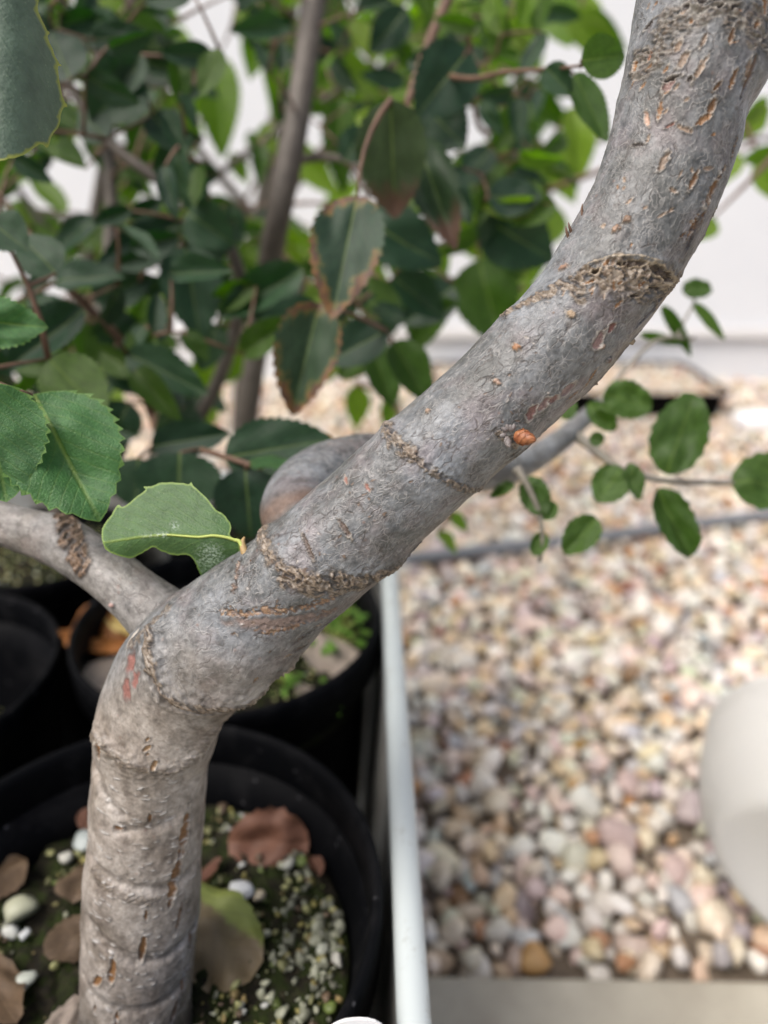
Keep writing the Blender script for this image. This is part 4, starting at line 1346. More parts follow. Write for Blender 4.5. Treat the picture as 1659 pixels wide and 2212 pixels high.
# flakes of the upper trunk
for px, py, ln, wd, an, c in ((1460, 201, 48, 18, 60, TAN), (1492, 222, 52, 13, 58, TAN), (1453, 172, 26, 14, 50, TAN), (1500, 165, 30, 10, 55, TAN), (1386, 312, 38, 11, 86, (0.42, 0.28, 0.21)), (1412, 297, 34, 10, 78, OR), (1384, 352, 20, 10, 60, TAN),
                              (1516, 290, 36, 15, 70, OR), (1500, 315, 30, 10, 20, OR), (1411, 404, 44, 17, 56, TAN), (1470, 438, 50, 13, 52, OR), (1517, 440, 60, 14, 66, OR), (1500, 485, 44, 10, 68, OR), (1472, 520, 40, 9, 62, OR), (1372, 184, 26, 16, 90, OR), (1398, 176, 26, 8, 65, (0.2, 0.09, 0.05)),
                              (1430, 248, 34, 20, 60, PK), (1527, 250, 26, 10, 60, OR), (1477, 38, 30, 16, -10, TAN), (1511, 30, 34, 20, 60, TAN), (1578, 34, 46, 18, 100, OR), (1632, 62, 46, 16, 76, OR), (1652, 55, 44, 16, 70, OR), (1560, 228, 40, 10, 75, OR),
                              (1365, 361, 26, 9, -8, DK), (1458, 338, 26, 11, -20, TAN), (1427, 461, 20, 10, -30, TAN), (1398, 104, 22, 9, 25, DK), (1556, 150, 28, 14, 80, OR), (1609, 112, 20, 12, 60, OR), (1503, 82, 24, 15, 20, DK), (1468, 100, 20, 14, 70, DK), (1535, 94, 22, 10, 30, DK), (1562, 92, 14, 10, 20, DK),
                              (1440, 236, 40, 9, 0, DK), (1472, 243, 12, 12, 0, DK), (1575, 340, 40, 9, 72, OR), (1542, 400, 44, 9, 70, OR), (1590, 200, 40, 10, 78, TAN), (1420, 500, 20, 8, 40, TAN), (1450, 540, 24, 7, 50, OR), (1560, 470, 30, 8, 66, OR), (1430, 330, 26, 5, 30, (0.25, 0.12, 0.09))):
    tr.blister(px, py, ln * RNG.uniform(0.8, 1.25), wd * RNG.uniform(0.75, 1.2), an + RNG.normal(0, 6), 0.00028, 0.00032, np.array(c) * RNG.uniform(0.75, 1.1), PALE, 0.6)
for k_ in range(46):
    q = RNG.uniform(0, 1); px = np.interp(q, [0, 0.5, 1], [1240, 1400, 1500]) + RNG.uniform(-90, 110); py = np.interp(q, [0, 0.5, 1], [690, 440, 20]) + RNG.uniform(-30, 30)
    tr.blister(px, py, RNG.uniform(8, 26), RNG.uniform(4, 8), RNG.normal(58, 22), 0.00018, 0.00022, TAN if RNG.random() < 0.6 else OR, PALE, 0.5, 0.3)
for k_ in range(60):
    q = RNG.uniform(0, 1); px = np.interp(q, [0, 1], [520, 1260]) + RNG.uniform(-70, 70); py = np.interp(q, [0, 1], [1350, 690]) + RNG.uniform(-70, 70)
    tr.blister(px, py, RNG.uniform(5, 12), RNG.uniform(3.5, 7), RNG.uniform(0, 180), 0.00012 * RNG.choice([-1, 1]), 0.00012, (0.155, 0.11, 0.08) if RNG.random() < 0.6 else (0.33, 0.305, 0.28), None, 0.6, 0.35)
# warts and bud scars of the middle
for px, py, ln, wd, an, c in ((1204, 600, 20, 13, 20, (0.216, 0.130, 0.086)), (1332, 517, 22, 16, 30, (0.158, 0.101, 0.065)), (1308, 533, 20, 14, 30, (0.259, 0.166, 0.108)), (1212, 705, 22, 14, -35, (0.346, 0.259, 0.173)), (1103, 766, 20, 14, -40, (0.302, 0.158, 0.079)), (1064, 836, 20, 10, -30, (0.331, 0.230, 0.173)),
                              (1280, 765, 12, 9, 30, (0.144, 0.094, 0.065)), (1302, 786, 14, 10, 30, (0.130, 0.086, 0.065)), (927, 893, 14, 10, 40, (0.245, 0.173, 0.122)), (1333, 868, 10, 8, 0, (0.180, 0.115, 0.072)), (1368, 745, 14, 8, 60, (0.324, 0.259, 0.180))):
    tr.blister(px, py, ln, wd, an, -0.0006, -0.0002, c, PALE, 0.7)
for px, py, ln, wd, an, c in ((1300, 728, 26, 16, 50, (0.158, 0.072, 0.058)), (1270, 755, 34, 22, 60, (0.209, 0.137, 0.126)), (1133, 897, 32, 20, 60, (0.173, 0.090, 0.079)), (1160, 880, 34, 18, 50, (0.216, 0.144, 0.133)), (1180, 870, 26, 14, 40, (0.202, 0.115, 0.101)), (1210, 850, 40, 20, 40, (0.223, 0.158, 0.148)),
                              (1262, 826, 50, 8, 58, OR), (1225, 862, 34, 7, 45, OR), (1180, 925, 40, 7, 40, OR), (1165, 940, 26, 6, 35, OR), (761, 1030, 18, 9, -60, (0.238, 0.122, 0.094)), (809, 1043, 18, 9, -55, (0.238, 0.115, 0.086))):
    tr.blister(px, py, ln, wd, an, 0.00022, 0.00016, c, PALE, 0.4)
for px, py, ln, wd, an in ((767, 1124, 46, 10, -55), (695, 1160, 56, 9, -60)):
    tr.blister(px, py, ln, wd, an, 0.00025, 0.0004, (0.094, 0.068, 0.054), (0.288, 0.245, 0.194), 0.6)
# swelling of the bud's cushion
i_, a_, _ = tr.at(1115, 950)
idx = tr.sel(i_, i_, 0.012)
dd = np.hypot(tr.S[idx] - i_, tr.A[idx] - a_)
tr.h[idx] += 0.0011 * np.exp(-(dd / 0.0042) ** 2)
tr.band([(1065, 935), (1085, 950), (1105, 962)], 16, 0.0005, 900, cover=0.8)
tr.band([(540, 1196), (546, 1222), (548, 1246)], 14, 0.0006, 900, tan=(0.15, 0.10, 0.075), pale=(0.34, 0.27, 0.22), cover=0.9)
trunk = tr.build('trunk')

# left branch
bl = Limb([(480, 1430, 0.1945, 130), (420, 1392, 0.1940, 128), (360, 1345, 0.1935, 144), (290, 1284, 0.1950, 121), (220, 1226, 0.1985, 112), (140, 1178, 0.2030, 108), (60, 1148, 0.2075, 98), (-30, 1122, 0.2130, 94), (-150, 1090, 0.222, 86), (-300, 1060, 0.235, 74)], 0.00036, 220, 2)
bl.h += 0.00035 * perlin(bl.V0, 80, 21) + 0.00018 * perlin(bl.V0, 190, 22) + 0.00008 * fbm(bl.bk, 700, 2, 23)
bl.band([(150, 1120), (172, 1160), (190, 1200), (205, 1240)], 50, 0.0008, 620, tan=(0.135, 0.085, 0.052), dark=(0.045, 0.028, 0.019), pale=(0.24, 0.165, 0.11), cover=0.97, swell=0.0006, wob=0.3)
bl.blister(255, 1315, 14, 9, 0, -0.0007, 0, (0.40, 0.26, 0.23), None)
bl.low[:] = 0.45
bl.build('branch')

# branch leaving from behind the trunk
bb = Limb([(690, 1215, 0.196, 150), (650, 1150, 0.203, 150), (640, 1085, 0.211, 146), (690, 1030, 0.219, 132), (770, 1000, 0.226, 120), (880, 992, 0.234, 108), (990, 1010, 0.242, 92), (1070, 1018, 0.256, 74), (1140, 998, 0.270, 58), (1205, 955, 0.284, 48), (1262, 905, 0.298, 38), (1300, 868, 0.308, 24)], 0.0005, 140, 3)
bb.h += 0.0004 * perlin(bb.V0, 80, 31) + 0.00018 * perlin(bb.V0, 190, 32)
idx = bb.sel(0.012, 0.017, 0.004)
bb.paint(idx, np.exp(-((bb.S[idx] - 0.0165 + 0.003 * perlin(bb.bk[idx], 200, 3)) / 0.0045) ** 2) * 0.85, (0.17, 0.105, 0.072))
bb.low[:] = 0.0
bb.build('branch')


def small_twig(rows, mat, name='twig', parent=tree, seg=8):
    Q = np.array([list(P(a, b, z)) + [w * z / FPX / 2] for a, b, z, w in rows])
    S, _ = spline(Q, 9 * len(rows))
    V, F = tube_data(S[:, :3], S[:, 3] * (1 + 0.08 * perlin(S[:, :3], 150, 2)), seg)
    return link(name, mesh(name, V, F), mat, parent)


M['oak_twig'] = plain('grey_twig', (0.16, 0.145, 0.115), (0.27, 0.25, 0.21), 220, 0.65, 0.4, 0.0003)
small_twig([(1235, 932, 0.290, 26), (1290, 975, 0.282, 19), (1340, 1012, 0.27, 17), (1410, 1034, 0.272, 14), (1500, 1042, 0.275, 11), (1610, 1042, 0.28, 9), (1680, 1040, 0.284, 8)], M['oak_twig'])
small_twig([(1115, 1010, 0.252, 20), (1140, 1050, 0.252, 14), (1165, 1110, 0.254, 11), (1172, 1170, 0.256, 9), (1165, 1215, 0.258, 8)], M['oak_twig'])
small_twig([(1285, 885, 0.304, 14), (1350, 800, 0.31, 10), (1420, 735, 0.315, 10), (1500, 730, 0.325, 8)], M['oak_twig'])
OL = lambda k, b, t, w, z, tl=0.15, dz=0.0: put_leaf(k, P(b[0], b[1], z), P(t[0], t[1], z + dz), w * z / FPX, view_normal(P(b[0], b[1], z), tl), tree)
OL('oakf', (1440, 1024), (1500, 852), 118, 0.272, 0.1)
OL('oakf', (1580, 1042), (1740, 1050), 130, 0.278, 0.1)
OL('oakf', (1345, 1010), (1290, 1085), 84, 0.268, 0.2)
OL('oakf', (1420, 1055), (1495, 1205), 82, 0.272, 0.2)
OL('oakf', (1360, 1000), (1375, 1080), 44, 0.262, 0.5)
OL('oakf', (1290, 1120), (1218, 1195), 72, 0.258, 0.15)
OL('oakf', (1140, 1030), (1175, 1115), 66, 0.254, 0.2)
OL('oakf', (1170, 1120), (1200, 1085), 44, 0.254, 0.3)
OL('oakf', (1175, 1150), (1150, 1200), 40, 0.256, 0.4)
OL('oakf', (1110, 1045), (1060, 1075), 26, 0.25, 0.5)
OL('oakf', (1300, 850), (1410, 880), 84, 0.285, 0.4)
OL('oakf', (1270, 870), (1330, 930), 48, 0.272, 0.4)
OL('oakf', (1215, 905), (1235, 860), 44, 0.272, 0.4)
OL('oakf', (1275, 940), (1305, 955), 34, 0.265, 0.4)
OL('oakf', (1470, 625), (1540, 625), 44, 0.32, 0.2)
small_twig([(1460, 735, 0.32, 7), (1480, 690, 0.322, 6), (1500, 650, 0.323, 6), (1480, 626, 0.32, 5)], M['oak_twig'])
for b, t, w in (((1428, 660), (1500, 770), 30), ((1500, 655), (1565, 735), 26), ((1380, 720), (1480, 745), 22)):
    put_leaf('mid', P(b[0], b[1], 0.32), P(t[0], t[1], 0.32), w * 0.32 / FPX, view_normal(P(b[0], b[1], 0.32), 0.2), tree)

# ---- the oak leaf on the trunk's twig, built from its own outline
def own_leaf(name, outline_px, z, mat, bend, mid_px, dust=None, step=9.0, kind_len=300.0):
    """outline in picture pixels; bend(x, y) gives metres towards the lens; mid_px: midrib polyline."""
    V, F, d = fill_outline(outline_px, step)
    co = np.array([list(P(x, y, z - bend(x, y))) for x, y in V])
    Mq = np.array(mid_px, float)
    side = np.full(len(V), 9e9); along = np.zeros(len(V)); sgn = np.ones(len(V))
    L = np.concatenate([[0], np.cumsum(np.linalg.norm(np.diff(Mq, axis=0), axis=1))])
    for i in range(len(Mq) - 1):
        a, b = Mq[i], Mq[i + 1]; ab = b - a
        t = np.clip(((V - a) @ ab) / (ab @ ab), 0, 1)
        q = V - a - t[:, None] * ab
        dd = np.linalg.norm(q, axis=1)
        better = dd < side
        side = np.where(better, dd, side); along = np.where(better, L[i] + t * (L[i + 1] - L[i]), along)
        sgn = np.where(better, np.sign(ab[0] * q[:, 1] - ab[1] * q[:, 0]), sgn)
    c0 = co.mean(0)
    sc = kind_len * z / FPX
    m = mesh(name, (co - c0) / sc, F)
    attr(m, 'luv', np.stack([sgn * side / (kind_len * 0.28), along / L[-1], d / kind_len], 1), 'FLOAT_VECTOR')
    attr(m, 'dust', dust(V[:, 0], V[:, 1]) if dust else np.zeros(len(V)))
    m.materials.append(mat)
    o = bpy.data.objects.new('leaf', m); COL.objects.link(o)
    o.parent = tree; o.matrix_parent_inverse = Matrix.Translation(tree.location).inverted()
    o.matrix_basis = Matrix.Translation(c0) @ Matrix.Scale(sc, 4)
    return o


def densify(pts, n=4, jag=0.0, seed=1):
    out = []
    rs = random.Random(seed)
    Q = [pts[-1]] + list(pts) + [pts[0], pts[1]]
    for i in range(1, len(Q) - 2):
        a, b, c, d = (Vector(Q[i - 1]), Vector(Q[i]), Vector(Q[i + 1]), Vector(Q[i + 2]))
        for k in range(n):
            t = k / n
            p = 0.5 * (2 * b + (c - a) * t + (2 * a - 5 * b + 4 * c - d) * t * t + (3 * b - a - 3 * c + d) * t ** 3)
            out.append((p.x + rs.uniform(-jag, jag), p.y + rs.uniform(-jag, jag)))
    return out


crop = [(1330, 690), (1255, 640), (1265, 560), (1200, 465), (1140, 430), (1050, 320), (960, 240), (940, 205), (918, 222), (850, 212), (700, 208), (610, 240), (552, 240), (565, 268), (500, 320), (385, 405), (340, 392), (290, 470), (215, 580), (215, 680), (255, 765), (400, 820), (480, 815), (560, 770), (630, 735), (700, 770), (800, 800),
        (920, 800), (975, 870), (1000, 930), (1060, 1010), (1170, 1030), (1280, 960), (1410, 870), (1400, 845), (1340, 810)]
oak_px = densify([(164.6 + 0.2645 * x, 987.4 + 0.2645 * y) for x, y in crop], 4, 0.7)
mid_oak = [(517, 1170), (490, 1161), (460, 1157), (430, 1160), (400, 1158), (360, 1155), (300, 1160), (225, 1172)]


def midy(x): return np.interp(x, [225, 300, 360, 400, 430, 460, 490, 517], [1172, 1160, 1155, 1158, 1160, 1157, 1161, 1170])


def oak_bend(x, y):
    dv = y - midy(x)
    up = max(0.0, -dv); dn = max(0.0, dv)
    return 0.004 * (1 - ((x - 420) / 230) ** 2) - 0.00006 * up - 0.00003 * dn - 0.0000012 * dn * dn + 0.0010 * math.sin(x / 33.0 + 0.5) * (dn + up * 0.35) / 60


leaf_oak = own_leaf('oak_leaf', oak_px, 0.181, M['oak'], oak_bend, mid_oak,
                    lambda x, y: np.clip(1.6 - np.hypot((x - 455) / 26, (y - 1212) / 30), 0, 1) + np.clip(1 - np.abs(y - midy(x)) / 5, 0, 1) * ((x > 305) & (x < 365)) + np.clip(1 - np.hypot((x - 378) / 12, (y - 1135) / 12), 0, 1))
leaf_oak['label'] = 'wavy pale green oak leaf with a yellow rim'
M['rib'] = plain('yellow_rib', (0.34, 0.42, 0.09), (0.44, 0.50, 0.14), 300, 0.5)
M['petiole'] = plain('brown_petiole', (0.27, 0.17, 0.075), (0.38, 0.27, 0.12), 300, 0.6)
rib = np.array([list(P(x, y, 0.181 - oak_bend(x, y) - 0.0001)) for x, y in mid_oak[:6]])
Vr, Fr = tube_data(spline(rib, 30)[0], np.linspace(0.00042, 0.00018, 30), 6)
def under_leaf(o):
    o.parent = leaf_oak; o.matrix_parent_inverse = leaf_oak.matrix_basis.inverted()


under_leaf(link('midrib', mesh('midrib', Vr, Fr), M['rib']))
small_twig([(552, 1236, 0.1768, 22), (543, 1222, 0.1762, 21), (534, 1205, 0.1765, 19), (527, 1188, 0.177, 17), (524, 1172, 0.1775, 12), (528, 1160, 0.178, 4)], M['petiole'], 'petiole', trunk)
small_twig([(524, 1182, 0.177, 10), (517, 1170, 0.1772, 9), (508, 1166, 0.1772, 8)], M['rib'], 'petiole', trunk)
for dx, dy in ((-6, -14), (4, -16), (10, -6), (-10, 4), (2, 10)):
    small_twig([(548, 1225, 0.1735, 9), (548 + dx * 0.7, 1228 + dy * 0.8, 0.1725, 7), (549 + dx * 1.3, 1230 + dy * 1.5, 0.1720, 2)], M['twig'], 'bud_scale', trunk)

# ---- the big dusty oak leaf at the upper left
spx = [(80, -30), (83, 25), (100, 62), (107, 72), (103, 80), (124, 132), (133, 141), (124, 148), (134, 205), (146, 230), (134, 236), (128, 272), (112, 292), (103, 318), (86, 312), (50, 335), (10, 345), (-40, 352), (-100, 330), (-170, 250), (-200, 120), (-190, -20), (-150, -130), (-60, -170), (30, -120)]
dusty_px = densify(spx, 4, 1.2, 3)
leaf_dusty = own_leaf('oak_leaf', dusty_px, 0.150, M['oak_dusty'], lambda x, y: 0.00006 * (x + 40) * 0.4 - 0.0000006 * (x + 40) ** 2, [(-40, -165), (-35, 0), (-30, 180), (-28, 350)], None, 14, 500)
leaf_dusty['label'] = 'large dusty grey-green oak leaf with spiny rim'
small_twig([(-55, -150, 0.152, 12), (-70, -230, 0.16, 14), (-130, -300, 0.18, 16)], M['oak_twig'], 'petiole')

# ---- buds
def bud(px, py, z, length, ang, col, name):
    """A pointed bud of overlapping scales; ang: picture direction of its tip."""
    d = (P(px + 100 * math.cos(R(ang)), py - 100 * math.sin(R(ang)), z - 0.006) - P(px, py, z)).normalized()
    q = d.to_track_quat('Z', 'Y').to_matrix()
    bag = Bag()
    prof = [(0.05, 0.0), (0.22, 0.06), (0.31, 0.3), (0.29, 0.5), (0.19, 0.75), (0.08, 0.92), (0.01, 1.0)]
    V, F = lathe([(r * length, zz * length) for r, zz in prof], 14)
    bag.add(V, F)
    for row in range(6):
        for k in range(5):
            a = 2 * math.pi * (k + 0.5 * (row % 2)) / 5
            t = 0.03 + row * 0.135
            pts, n = [], 7
            for i in range(n):
                u = i / (n - 1)
                tt = min(1.0, t + u * 0.34)
                rr = float(np.interp(tt, [p[1] for p in prof], [p[0] for p in prof])) + 0.075 * (u if u < 0.8 else 0.8) + 0.01
                w = 0.95 * math.sin(math.pi * min(1.0, 0.28 + 0.72 * u)) ** 0.7 / 1.6
                for sgn in (-1, 0, 1):
                    aa = a + sgn * w
                    r2 = rr - 0.02 * abs(sgn)
                    pts.append((r2 * math.cos(aa) * length, r2 * math.sin(aa) * length, tt * length))
            fs = []
            for i in range(n - 1):
                for s_ in (0, 1):
                    b = i * 3 + s_
                    fs.append((b, b + 1, b + 4, b + 3))
            bag.add(pts, fs)
    m = bag.mesh(name)
    W = np.array([v.co[:] for v in m.vertices]) @ np.array(q.transposed()) + np.array(P(px, py, z))
    m.vertices.foreach_set('co', W.astype(np.float32).ravel()); m.update()
    return link(name, m, col, trunk)


M['bud'] = plain('red_brown_bud', (0.20, 0.060, 0.024), (0.36, 0.15, 0.060), 700, 0.45, 0.4, 0.0002)
M['bud_dull'] = plain('dull_bud', (0.14, 0.115, 0.105), (0.27, 0.25, 0.245), 900, 0.6, 0.4, 0.0002)
zc = 0.1578
bud(1112, 941, zc, 0.0050, -12, M['bud'], 'bud')['label'] = 'red-brown pointed bud'
bud(1094, 948, zc + 0.0006, 0.0024, -70, M['bud_dull'], 'bud')
for dx, dy, an in ((-18, -12, 150), (-12, -14, 110), (-4, -10, 95), (-22, 2, 190), (-14, 10, 235), (-2, -14, 60)):
    bud(1106 + dx * 0.6, 938 + dy * 0.6, zc + 0.0004, 0.0017, an, M['bud_dull'], 'bud_scale')
# slivers of bark standing off the rim of the trunk
for x0, y0, x1, y1 in ((1262, 478, 1255, 452), (1258, 470, 1300, 484), (1232, 500, 1228, 480), (1226, 512, 1222, 488), (1256, 466, 1258, 440)):
    small_twig([(x0 + 4, y0 + 6, 0.163, 8), ((x0 + x1) / 2, (y0 + y1) / 2, 0.1622, 6), (x1, y1, 0.1622, 1.5)], M['twig'], 'bark_sliver', trunk, seg=5)

# ------------------------------------------------------------------ things lying in the pots
def fallen(kind, b, t, w, h, label, nz=1.0, tiltx=0.0, h2=None, name='fallen_leaf', mirror=None):
    B, T = G(b[0], b[1], h), G(t[0], t[1], h if h2 is None else h2)
    zd = proj([B[:]])[2][0]
    o = bpy.data.objects.new(name, LEAF[kind][0] if mirror is None else LEAF[kind][mirror % len(LEAF[kind])])
    COL.objects.link(o)
    nrm = Vector((tiltx, -0.25, nz)).normalized()
    o.matrix_basis = leaf_matrix(B, T, w * zd / FPX, nrm)
    tag(o, label, 'dead leaf')
    return o


def two_tone_leaf():
    """Brown oak leaf whose upper side is still green."""
    t = NT('half_green_dead_leaf')
    luv = t.n('SeparateXYZ', Vector=t.attr('luv', 1))
    co = t.obj()
    nz = t.noise(5, co, 7, 0.75)
    f = t.ramp(t.math('ADD', t.math('ADD', t.math('MULTIPLY', luv.outputs[0], -1.0), t.math('MULTIPLY', luv.outputs[1], -0.75)), t.math('MULTIPLY', nz, 0.9)), [(0.36, 0.0), (0.56, 1.0)])
    c = t.mix(nz, (0.120, 0.092, 0.050), (0.200, 0.150, 0.080))
    c = t.mix(f, c, (0.215, 0.255, 0.060))
    ax = t.math('ABSOLUTE', luv.outputs[0])
    ph = t.math('ADD', t.math('MULTIPLY', luv.outputs[1], 7.0), t.math('MULTIPLY', ax, -3.0))
    sv = t.ramp(t.math('ABSOLUTE', t.math('SUBTRACT', t.math('FRACT', ph), 0.5)), [(0.0, 1.0), (0.08, 0.0)])
    c = t.mix(t.math('MULTIPLY', sv, 0.3), c, (0.075, 0.052, 0.03))
    t.set(t.b.inputs['Base Color'], c); t.b.inputs['Roughness'].default_value = 0.6
    return t.m


LEAF['deadg'] = [leaf_mesh('dead_leaf', leaf_outline((0.42, 0.44), 7, 0.022, False, seed=50), two_tone_leaf(), 0.05, -0.16, 0.16, 0.09, 4)]
fallen('deadg', (398, 1925), (532, 2088), 172, SZ + 0.010, 'round dead oak leaf, half lime green and half brown, right of the trunk foot', 1.0, 0.15)
tent = fallen('deadr', (668, 1822), (490, 1818), 165, SZ + 0.002, 'red-brown folded dead leaf leaning on the pot wall above the grit', 0.45, 0.1, SZ + 0.002, mirror=1)
tent.matrix_basis = leaf_matrix(G(668, 1822, SZ + 0.002), G(490, 1818, SZ + 0.002), 0.026, Vector((0.15, -0.75, 0.6)))
fallen('deadb', (215, 1990), (95, 2065), 98, SZ + 0.004, 'flat grey-brown dead leaf lying left of the trunk foot', 1.0, 0.1)
fallen('deadb', (255, 1870), (120, 1935), 88, SZ + 0.006, 'warm brown dead leaf half hidden behind the lower trunk', 1.0, 0.0, mirror=1)
fallen('deadb', (60, 1862), (-60, 1912), 88, SZ + 0.005, 'dull brown dead leaf with a dark hole on the left of the soil', 1.0, 0.2, mirror=2)
fallen('deadb', (-60, 2060), (40, 2220), 105, SZ + 0.005, 'tan dead leaf curling along the mossy soil at the left', 1.0, 0.1, mirror=0)
fallen('deadp', (190, 2150), (90, 2240), 60, SZ + 0.004, 'whitish grey dead leaf by the dark foot of the trunk', 1.0, 0.0, mirror=1)
fallen('deadr', (480, 1855), (428, 1925), 34, SZ + 0.004, 'thin pinkish sliver of dead leaf beside the lower trunk', 0.6, -0.5)
fallen('deadr', (175, 1790), (215, 1750), 60, SZ + 0.006, 'small orange-brown dead leaf behind the grey pumice lump', 0.8, 0.2)
fallen('deadr', (675, 1850), (690, 1890), 36, SZ + 0.003, 'narrow tan leaf scrap lying on grit near the pot wall', 1.0, 0.3)
S2 = P2[2] - 0.026
fallen('deadp', (790, 1440), (640, 1375), 95, S2 + 0.007, 'pale pinkish dead leaf among the weeds in the second pot', 1.0, 0.0)
fallen('deadr', (720, 1330), (650, 1290), 60, S2 + 0.006, 'rusty dead leaf in the shade of the second pot', 1.0, 0.0)
fallen('deadp', (690, 1510), (640, 1480), 40, S2 + 0.005, 'small beige leaf scrap below the green weeds', 1.0, 0.0, mirror=1)
M['dead_orange'] = leaf_material('orange_dead_leaf', (0.25, 0.098, 0.026), (0.27, 0.105, 0.03), vein=(0.42, 0.2, 0.06), trans=0.15, rough=0.55)
LEAF['deado'] = variants(OAK_OUT, M['dead_orange'], 'dead_leaf', 0.07, 2, (0.15, 0.4), (0.0, 0.25), 0.1)
fallen('deado', (285, 1395), (150, 1340), 150, S2 + 0.010, 'orange-brown dead leaf in the second pot under the left branch', 0.7, 0.25)
M['dead_yellow'] = leaf_material('yellow_dead_leaf', (0.42, 0.32, 0.12), (0.44, 0.34, 0.13), vein=(0.5, 0.4, 0.18), trans=0.15, rough=0.55)
LEAF['deady'] = variants(OAK_OUT, M['dead_yellow'], 'dead_leaf', 0.07, 2, (0.15, 0.3), (0.0, 0.2), 0.08)
fallen('deady', (300, 1372), (235, 1330), 52, S2 + 0.014, 'yellow dead leaf behind the orange-brown one', 0.7, 0.2)
fallen('deadp', (290, 1420), (170, 1500), 110, S2 + 0.006, 'pale grey dead leaf below the orange-brown one', 1.0, 0.2)


def weed(px, py, h, n, size, label, seed, spread=0.9):
    rs = random.Random(seed)
    b = G(px, py, h)
    root = empty('weed', b)
    bag = Bag()
    for k in range(n):
        a = rs.uniform(0, 6.28); q = rs.uniform(0.2, spread) * size
        top = b + Vector((math.cos(a) * q, math.sin(a) * q, size * rs.uniform(0.25, 1.0)))
        pts = [b + Vector((0, 0, -0.002)), b.lerp(top, 0.5) + Vector((0, 0, size * 0.12)), top]
        bag.add(*tube_data([p[:] for p in pts], [0.0004, 0.0003, 0.0002], 5))
        L = size * rs.uniform(0.3, 0.55)
        d = Vector((math.cos(a), math.sin(a), rs.uniform(-0.3, 0.4))) * L
        o = bpy.data.objects.new('leaf', rs.choice(LEAF['weed'])); COL.objects.link(o)
        o.parent = root; o.matrix_parent_inverse = Matrix.Translation(root.location).inverted()
        o.matrix_basis = leaf_matrix(top, top + d, L * 0.6, Vector((rs.gauss(0, 0.3), rs.gauss(0, 0.3), 1)))
    link('stalks', bag.mesh('stalks'), M['rib'], root)
    tag(root, label, 'weed')


M['weed'] = leaf_material('weed_leaf', (0.11, 0.24, 0.035), (0.16, 0.30, 0.05), trans=0.35, rough=0.5)
LEAF['weed'] = variants([leaf_outline((0.5, 0.5), 4, 0.0, seed=60)], M['weed'], 'weed_leaf', 0.16, 3)
weed(605, 1478, S2, 16, 0.014, 'bright green weed sprouting at the near side of the second pot', 1)
weed(715, 1400, S2, 20, 0.017, 'fine green weed over the pale pinkish dead leaf', 2)
weed(745, 1350, S2, 10, 0.012, 'small green weed in the shade by the pot wall', 3)
weed(705, 1530, S2 + 0.002, 9, 0.009, 'tiny weed at the near rim of the second pot', 4)

# ------------------------------------------------------------------ beside the tub
def bowl():
    """A flared tub lying on its flank, its closed foot towards the path."""
    rb, rm, L = 0.062, 0.092, 0.070
    prof = [(0.0, 0.0016), (rb * 0.80, 0.0014), (rb * 0.86, 0.0), (rb * 0.93, 0.0004), (rb * 0.99, 0.0028), (rb * 1.03, 0.0075), (rb + (rm - rb) * 0.42, L * 0.27), (rb + (rm - rb) * 0.68, L * 0.48), (rb + (rm - rb) * 0.87, L * 0.72), (rm * 0.985, L * 0.95), (rm * 1.012, L * 0.962), (rm * 1.016, L * 0.985), (rm * 1.0, L),
            (rm * 0.965, L * 0.97), (rb + (rm - rb) * 0.62, L * 0.50), (rb * 1.0, 0.010), (rb * 0.84, 0.0040), (0.0, 0.0042)]
    V, F = lathe(prof, 96)
    ax = Vector((0.66, 0.72, 0.16)).normalized()
    q = ax.to_track_quat('Z', 'Y').to_matrix()
    c0 = G(1772, 1958, 0.075)
    V = np.array(V) @ np.array(q.transposed())
    x, y, zlow = c0.x, c0.y, V[:, 2].min()
    m = mesh('plastic_bowl', V, F)
    t = NT('translucent_white_plastic')
    co = t.obj()
    c = t.mix(t.noise(22, co, 4), (0.85, 0.85, 0.82), (0.88, 0.88, 0.87))
    t.set(t.b.inputs['Base Color'], c)
    t.b.inputs['Roughness'].default_value = 0.3
    tr_ = t.n('BsdfTranslucent'); t.set(tr_.inputs[0], c)
    mx = t.n('MixShader'); mx.inputs[0].default_value = 0.5
    t.t.links.new(t.b.outputs[0], mx.inputs[1]); t.t.links.new(tr_.outputs[0], mx.inputs[2]); t.t.links.new(mx.outputs[0], t.out.inputs[0])
    o = link('plastic_bowl', m, t.m)
    o.location = (x, y, 0.005 - zlow)
    tag(o, 'translucent white plastic bowl lying on its side on the gravel', 'bowl')


bowl()

wedge = link('wedge_stone', mesh('wedge_stone', pebble_shape(SV2, 520) * 0.016, SF2), M['stone_obj'])
wedge.location = (0.262, 0.297, 0.006); wedge.color = (0.5, 0.42, 0.33, 1)
tag(wedge, 'tan stone wedged under the white plastic bowl', 'stone')

# irrigation hose
hp = [list(G(x, y, 0.010)) for x, y in ((560, 1240), (880, 1207), (1050, 1188), (1250, 1166), (1450, 1138), (1659, 1112), (1900, 1092), (2400, 1040))]
hp = [[-1.2, 0.78, 0.010], [-0.6, 0.70, 0.010]] + hp
Sx, _ = spline(np.array(hp), 160)
Vh, Fh = tube_data(Sx, 0.0085, 14)
ho = link('garden_hose', mesh('garden_hose', Vh, Fh), plain('grey_hose', (0.16, 0.172, 0.19), (0.23, 0.24, 0.255), 30, 0.5, 0.2, 0.0005))
tag(ho, 'grey irrigation hose lying across the gravel', 'hose')

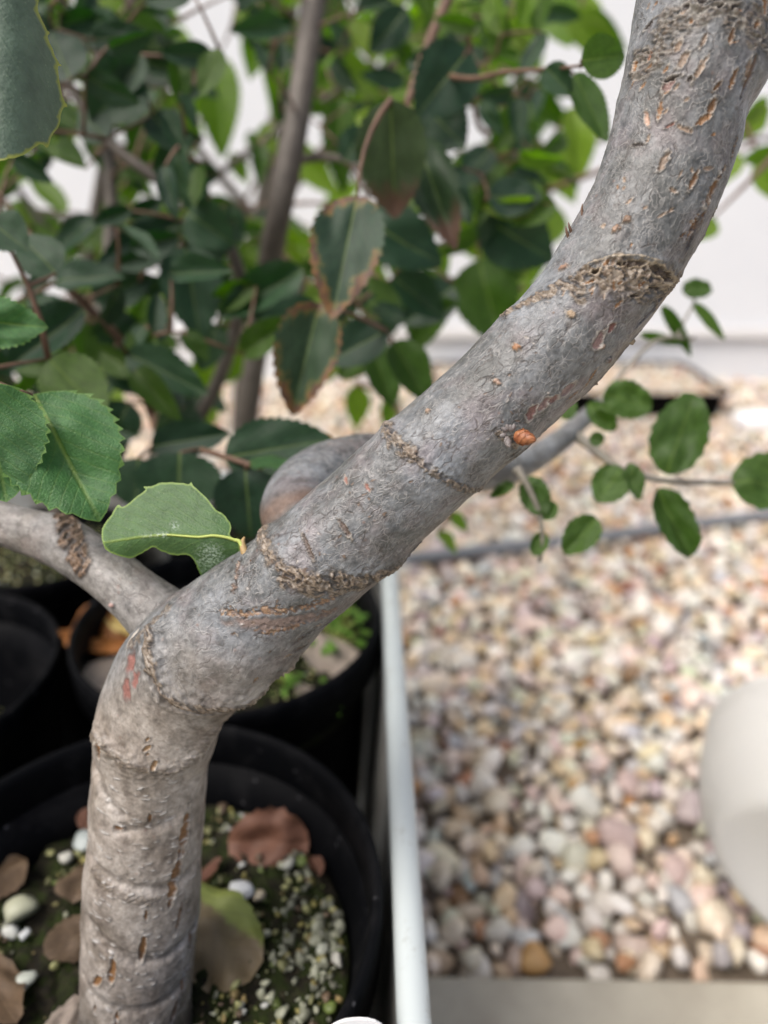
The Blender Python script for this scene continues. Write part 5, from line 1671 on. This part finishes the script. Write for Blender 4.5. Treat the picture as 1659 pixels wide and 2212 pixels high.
# seed tray by the wall
def tray():
    root = empty('seed_tray', (0.40, 1.49, 0.0))
    x0, x1, y0, y1, h = 0.10, 0.655, 1.36, 1.615, 0.052
    prof = [(-0.010, 0.001), (-0.002, h - 0.006), (0.006, h - 0.004), (0.007, h), (0.001, h + 0.001), (-0.004, h - 0.002), (-0.011, 0.005)]
    V, F, k = [], [], 0
    for off, z in prof:
        ring = rrect(x0 - off, x1 + off, y0 - off, y1 + off, 0.02 + max(off, -0.01), 5); k = len(ring)
        V += [(x, y, z) for x, y in ring]
    for i in range(len(prof) - 1):
        for j in range(k):
            a = i * k + j; b = i * k + (j + 1) % k
            F.append((a, b, b + k, a + k))
    F.append(tuple(range((len(prof) - 1) * k, len(prof) * k))); F.append(tuple(range(k - 1, -1, -1)))
    link('tray_body', mesh('tray_body', V, F), M['black'], root)
    tag(root, 'shallow black seed tray filled with pale gravel beside the white wall', 'tray')
    rs = np.random.default_rng(8)
    Vs, Fs, Cs, n = [], [], [], 0
    for x in np.arange(x0 + 0.01, x1 - 0.005, 0.013):
        for y in np.arange(y0 + 0.01, y1 - 0.005, 0.012):
            r = rs.uniform(0.006, 0.009)
            W = peb_low[int(rs.integers(8))] @ np.array(rand_rot(rs).transposed()) * r + np.array([x + rs.uniform(-.004, .004), y + rs.uniform(-.004, .004), h - 0.006 + rs.uniform(-0.003, 0.003)])
            Vs.append(W); Fs.append(np.array(SF1) + n); n += len(W)
            Cs.append(np.tile(np.append(stone_colour(rs) * 0.95, 1.0), (len(W), 1)))
    fl = box(x0 + 0.016, x1 - 0.016, y0 + 0.016, y1 - 0.016, 0.008, h - 0.010)
    Vs.append(np.array(fl[0])); Cs.append(np.tile(np.array([0.4, 0.34, 0.27, 1.0]), (8, 1)))
    m = mesh('tray_gravel', np.vstack(Vs), np.vstack(Fs).tolist() + [tuple(i + n for i in f) for f in fl[1]])
    attr(m, 'stone_colour', np.vstack(Cs), 'FLOAT_COLOR')
    o = link('tray_gravel', m, M['stone_mix'])
    tag(o, 'pale gravel filling the shallow black seed tray', 'gravel', kind='stuff')


tray()
# white block beside the tray
g = G(1625, 900, 0.02)
V = pebble_shape(SV2, 412) * np.array([0.060, 0.045, 0.032])
wb = link('white_rock', mesh('white_rock', V, SF2), M['stone_obj']); wb.location = (g.x + 0.02, g.y, 0.012); wb.color = (0.72, 0.73, 0.76, 1)
tag(wb, 'bright white flattish rock on the gravel beside the black tray', 'rock')

# plant label in the first pot
lp = P(770, 2203, 0.185)
lab = rrect(-0.0085, 0.0085, -0.075, 0.0, 0.0075, 6)
Vl = [(x, 0.0, y) for x, y in lab] + [(x, 0.0007, y) for x, y in lab]
k = len(lab)
Fl = [tuple(range(k)), tuple(range(2 * k - 1, k - 1, -1))] + [(i, i + k, (i + 1) % k + k, (i + 1) % k) for i in range(k)]
lo = link('plant_label', mesh('plant_label', Vl, Fl, False), plain('white_label_plastic', (0.80, 0.80, 0.80), (0.84, 0.84, 0.84), 20, 0.4))
lo.location = lp
lo.rotation_euler = (R(-8), R(3), R(4))
tag(lo, 'rounded white plastic plant label stuck in the soil by the pot rim', 'plant label')
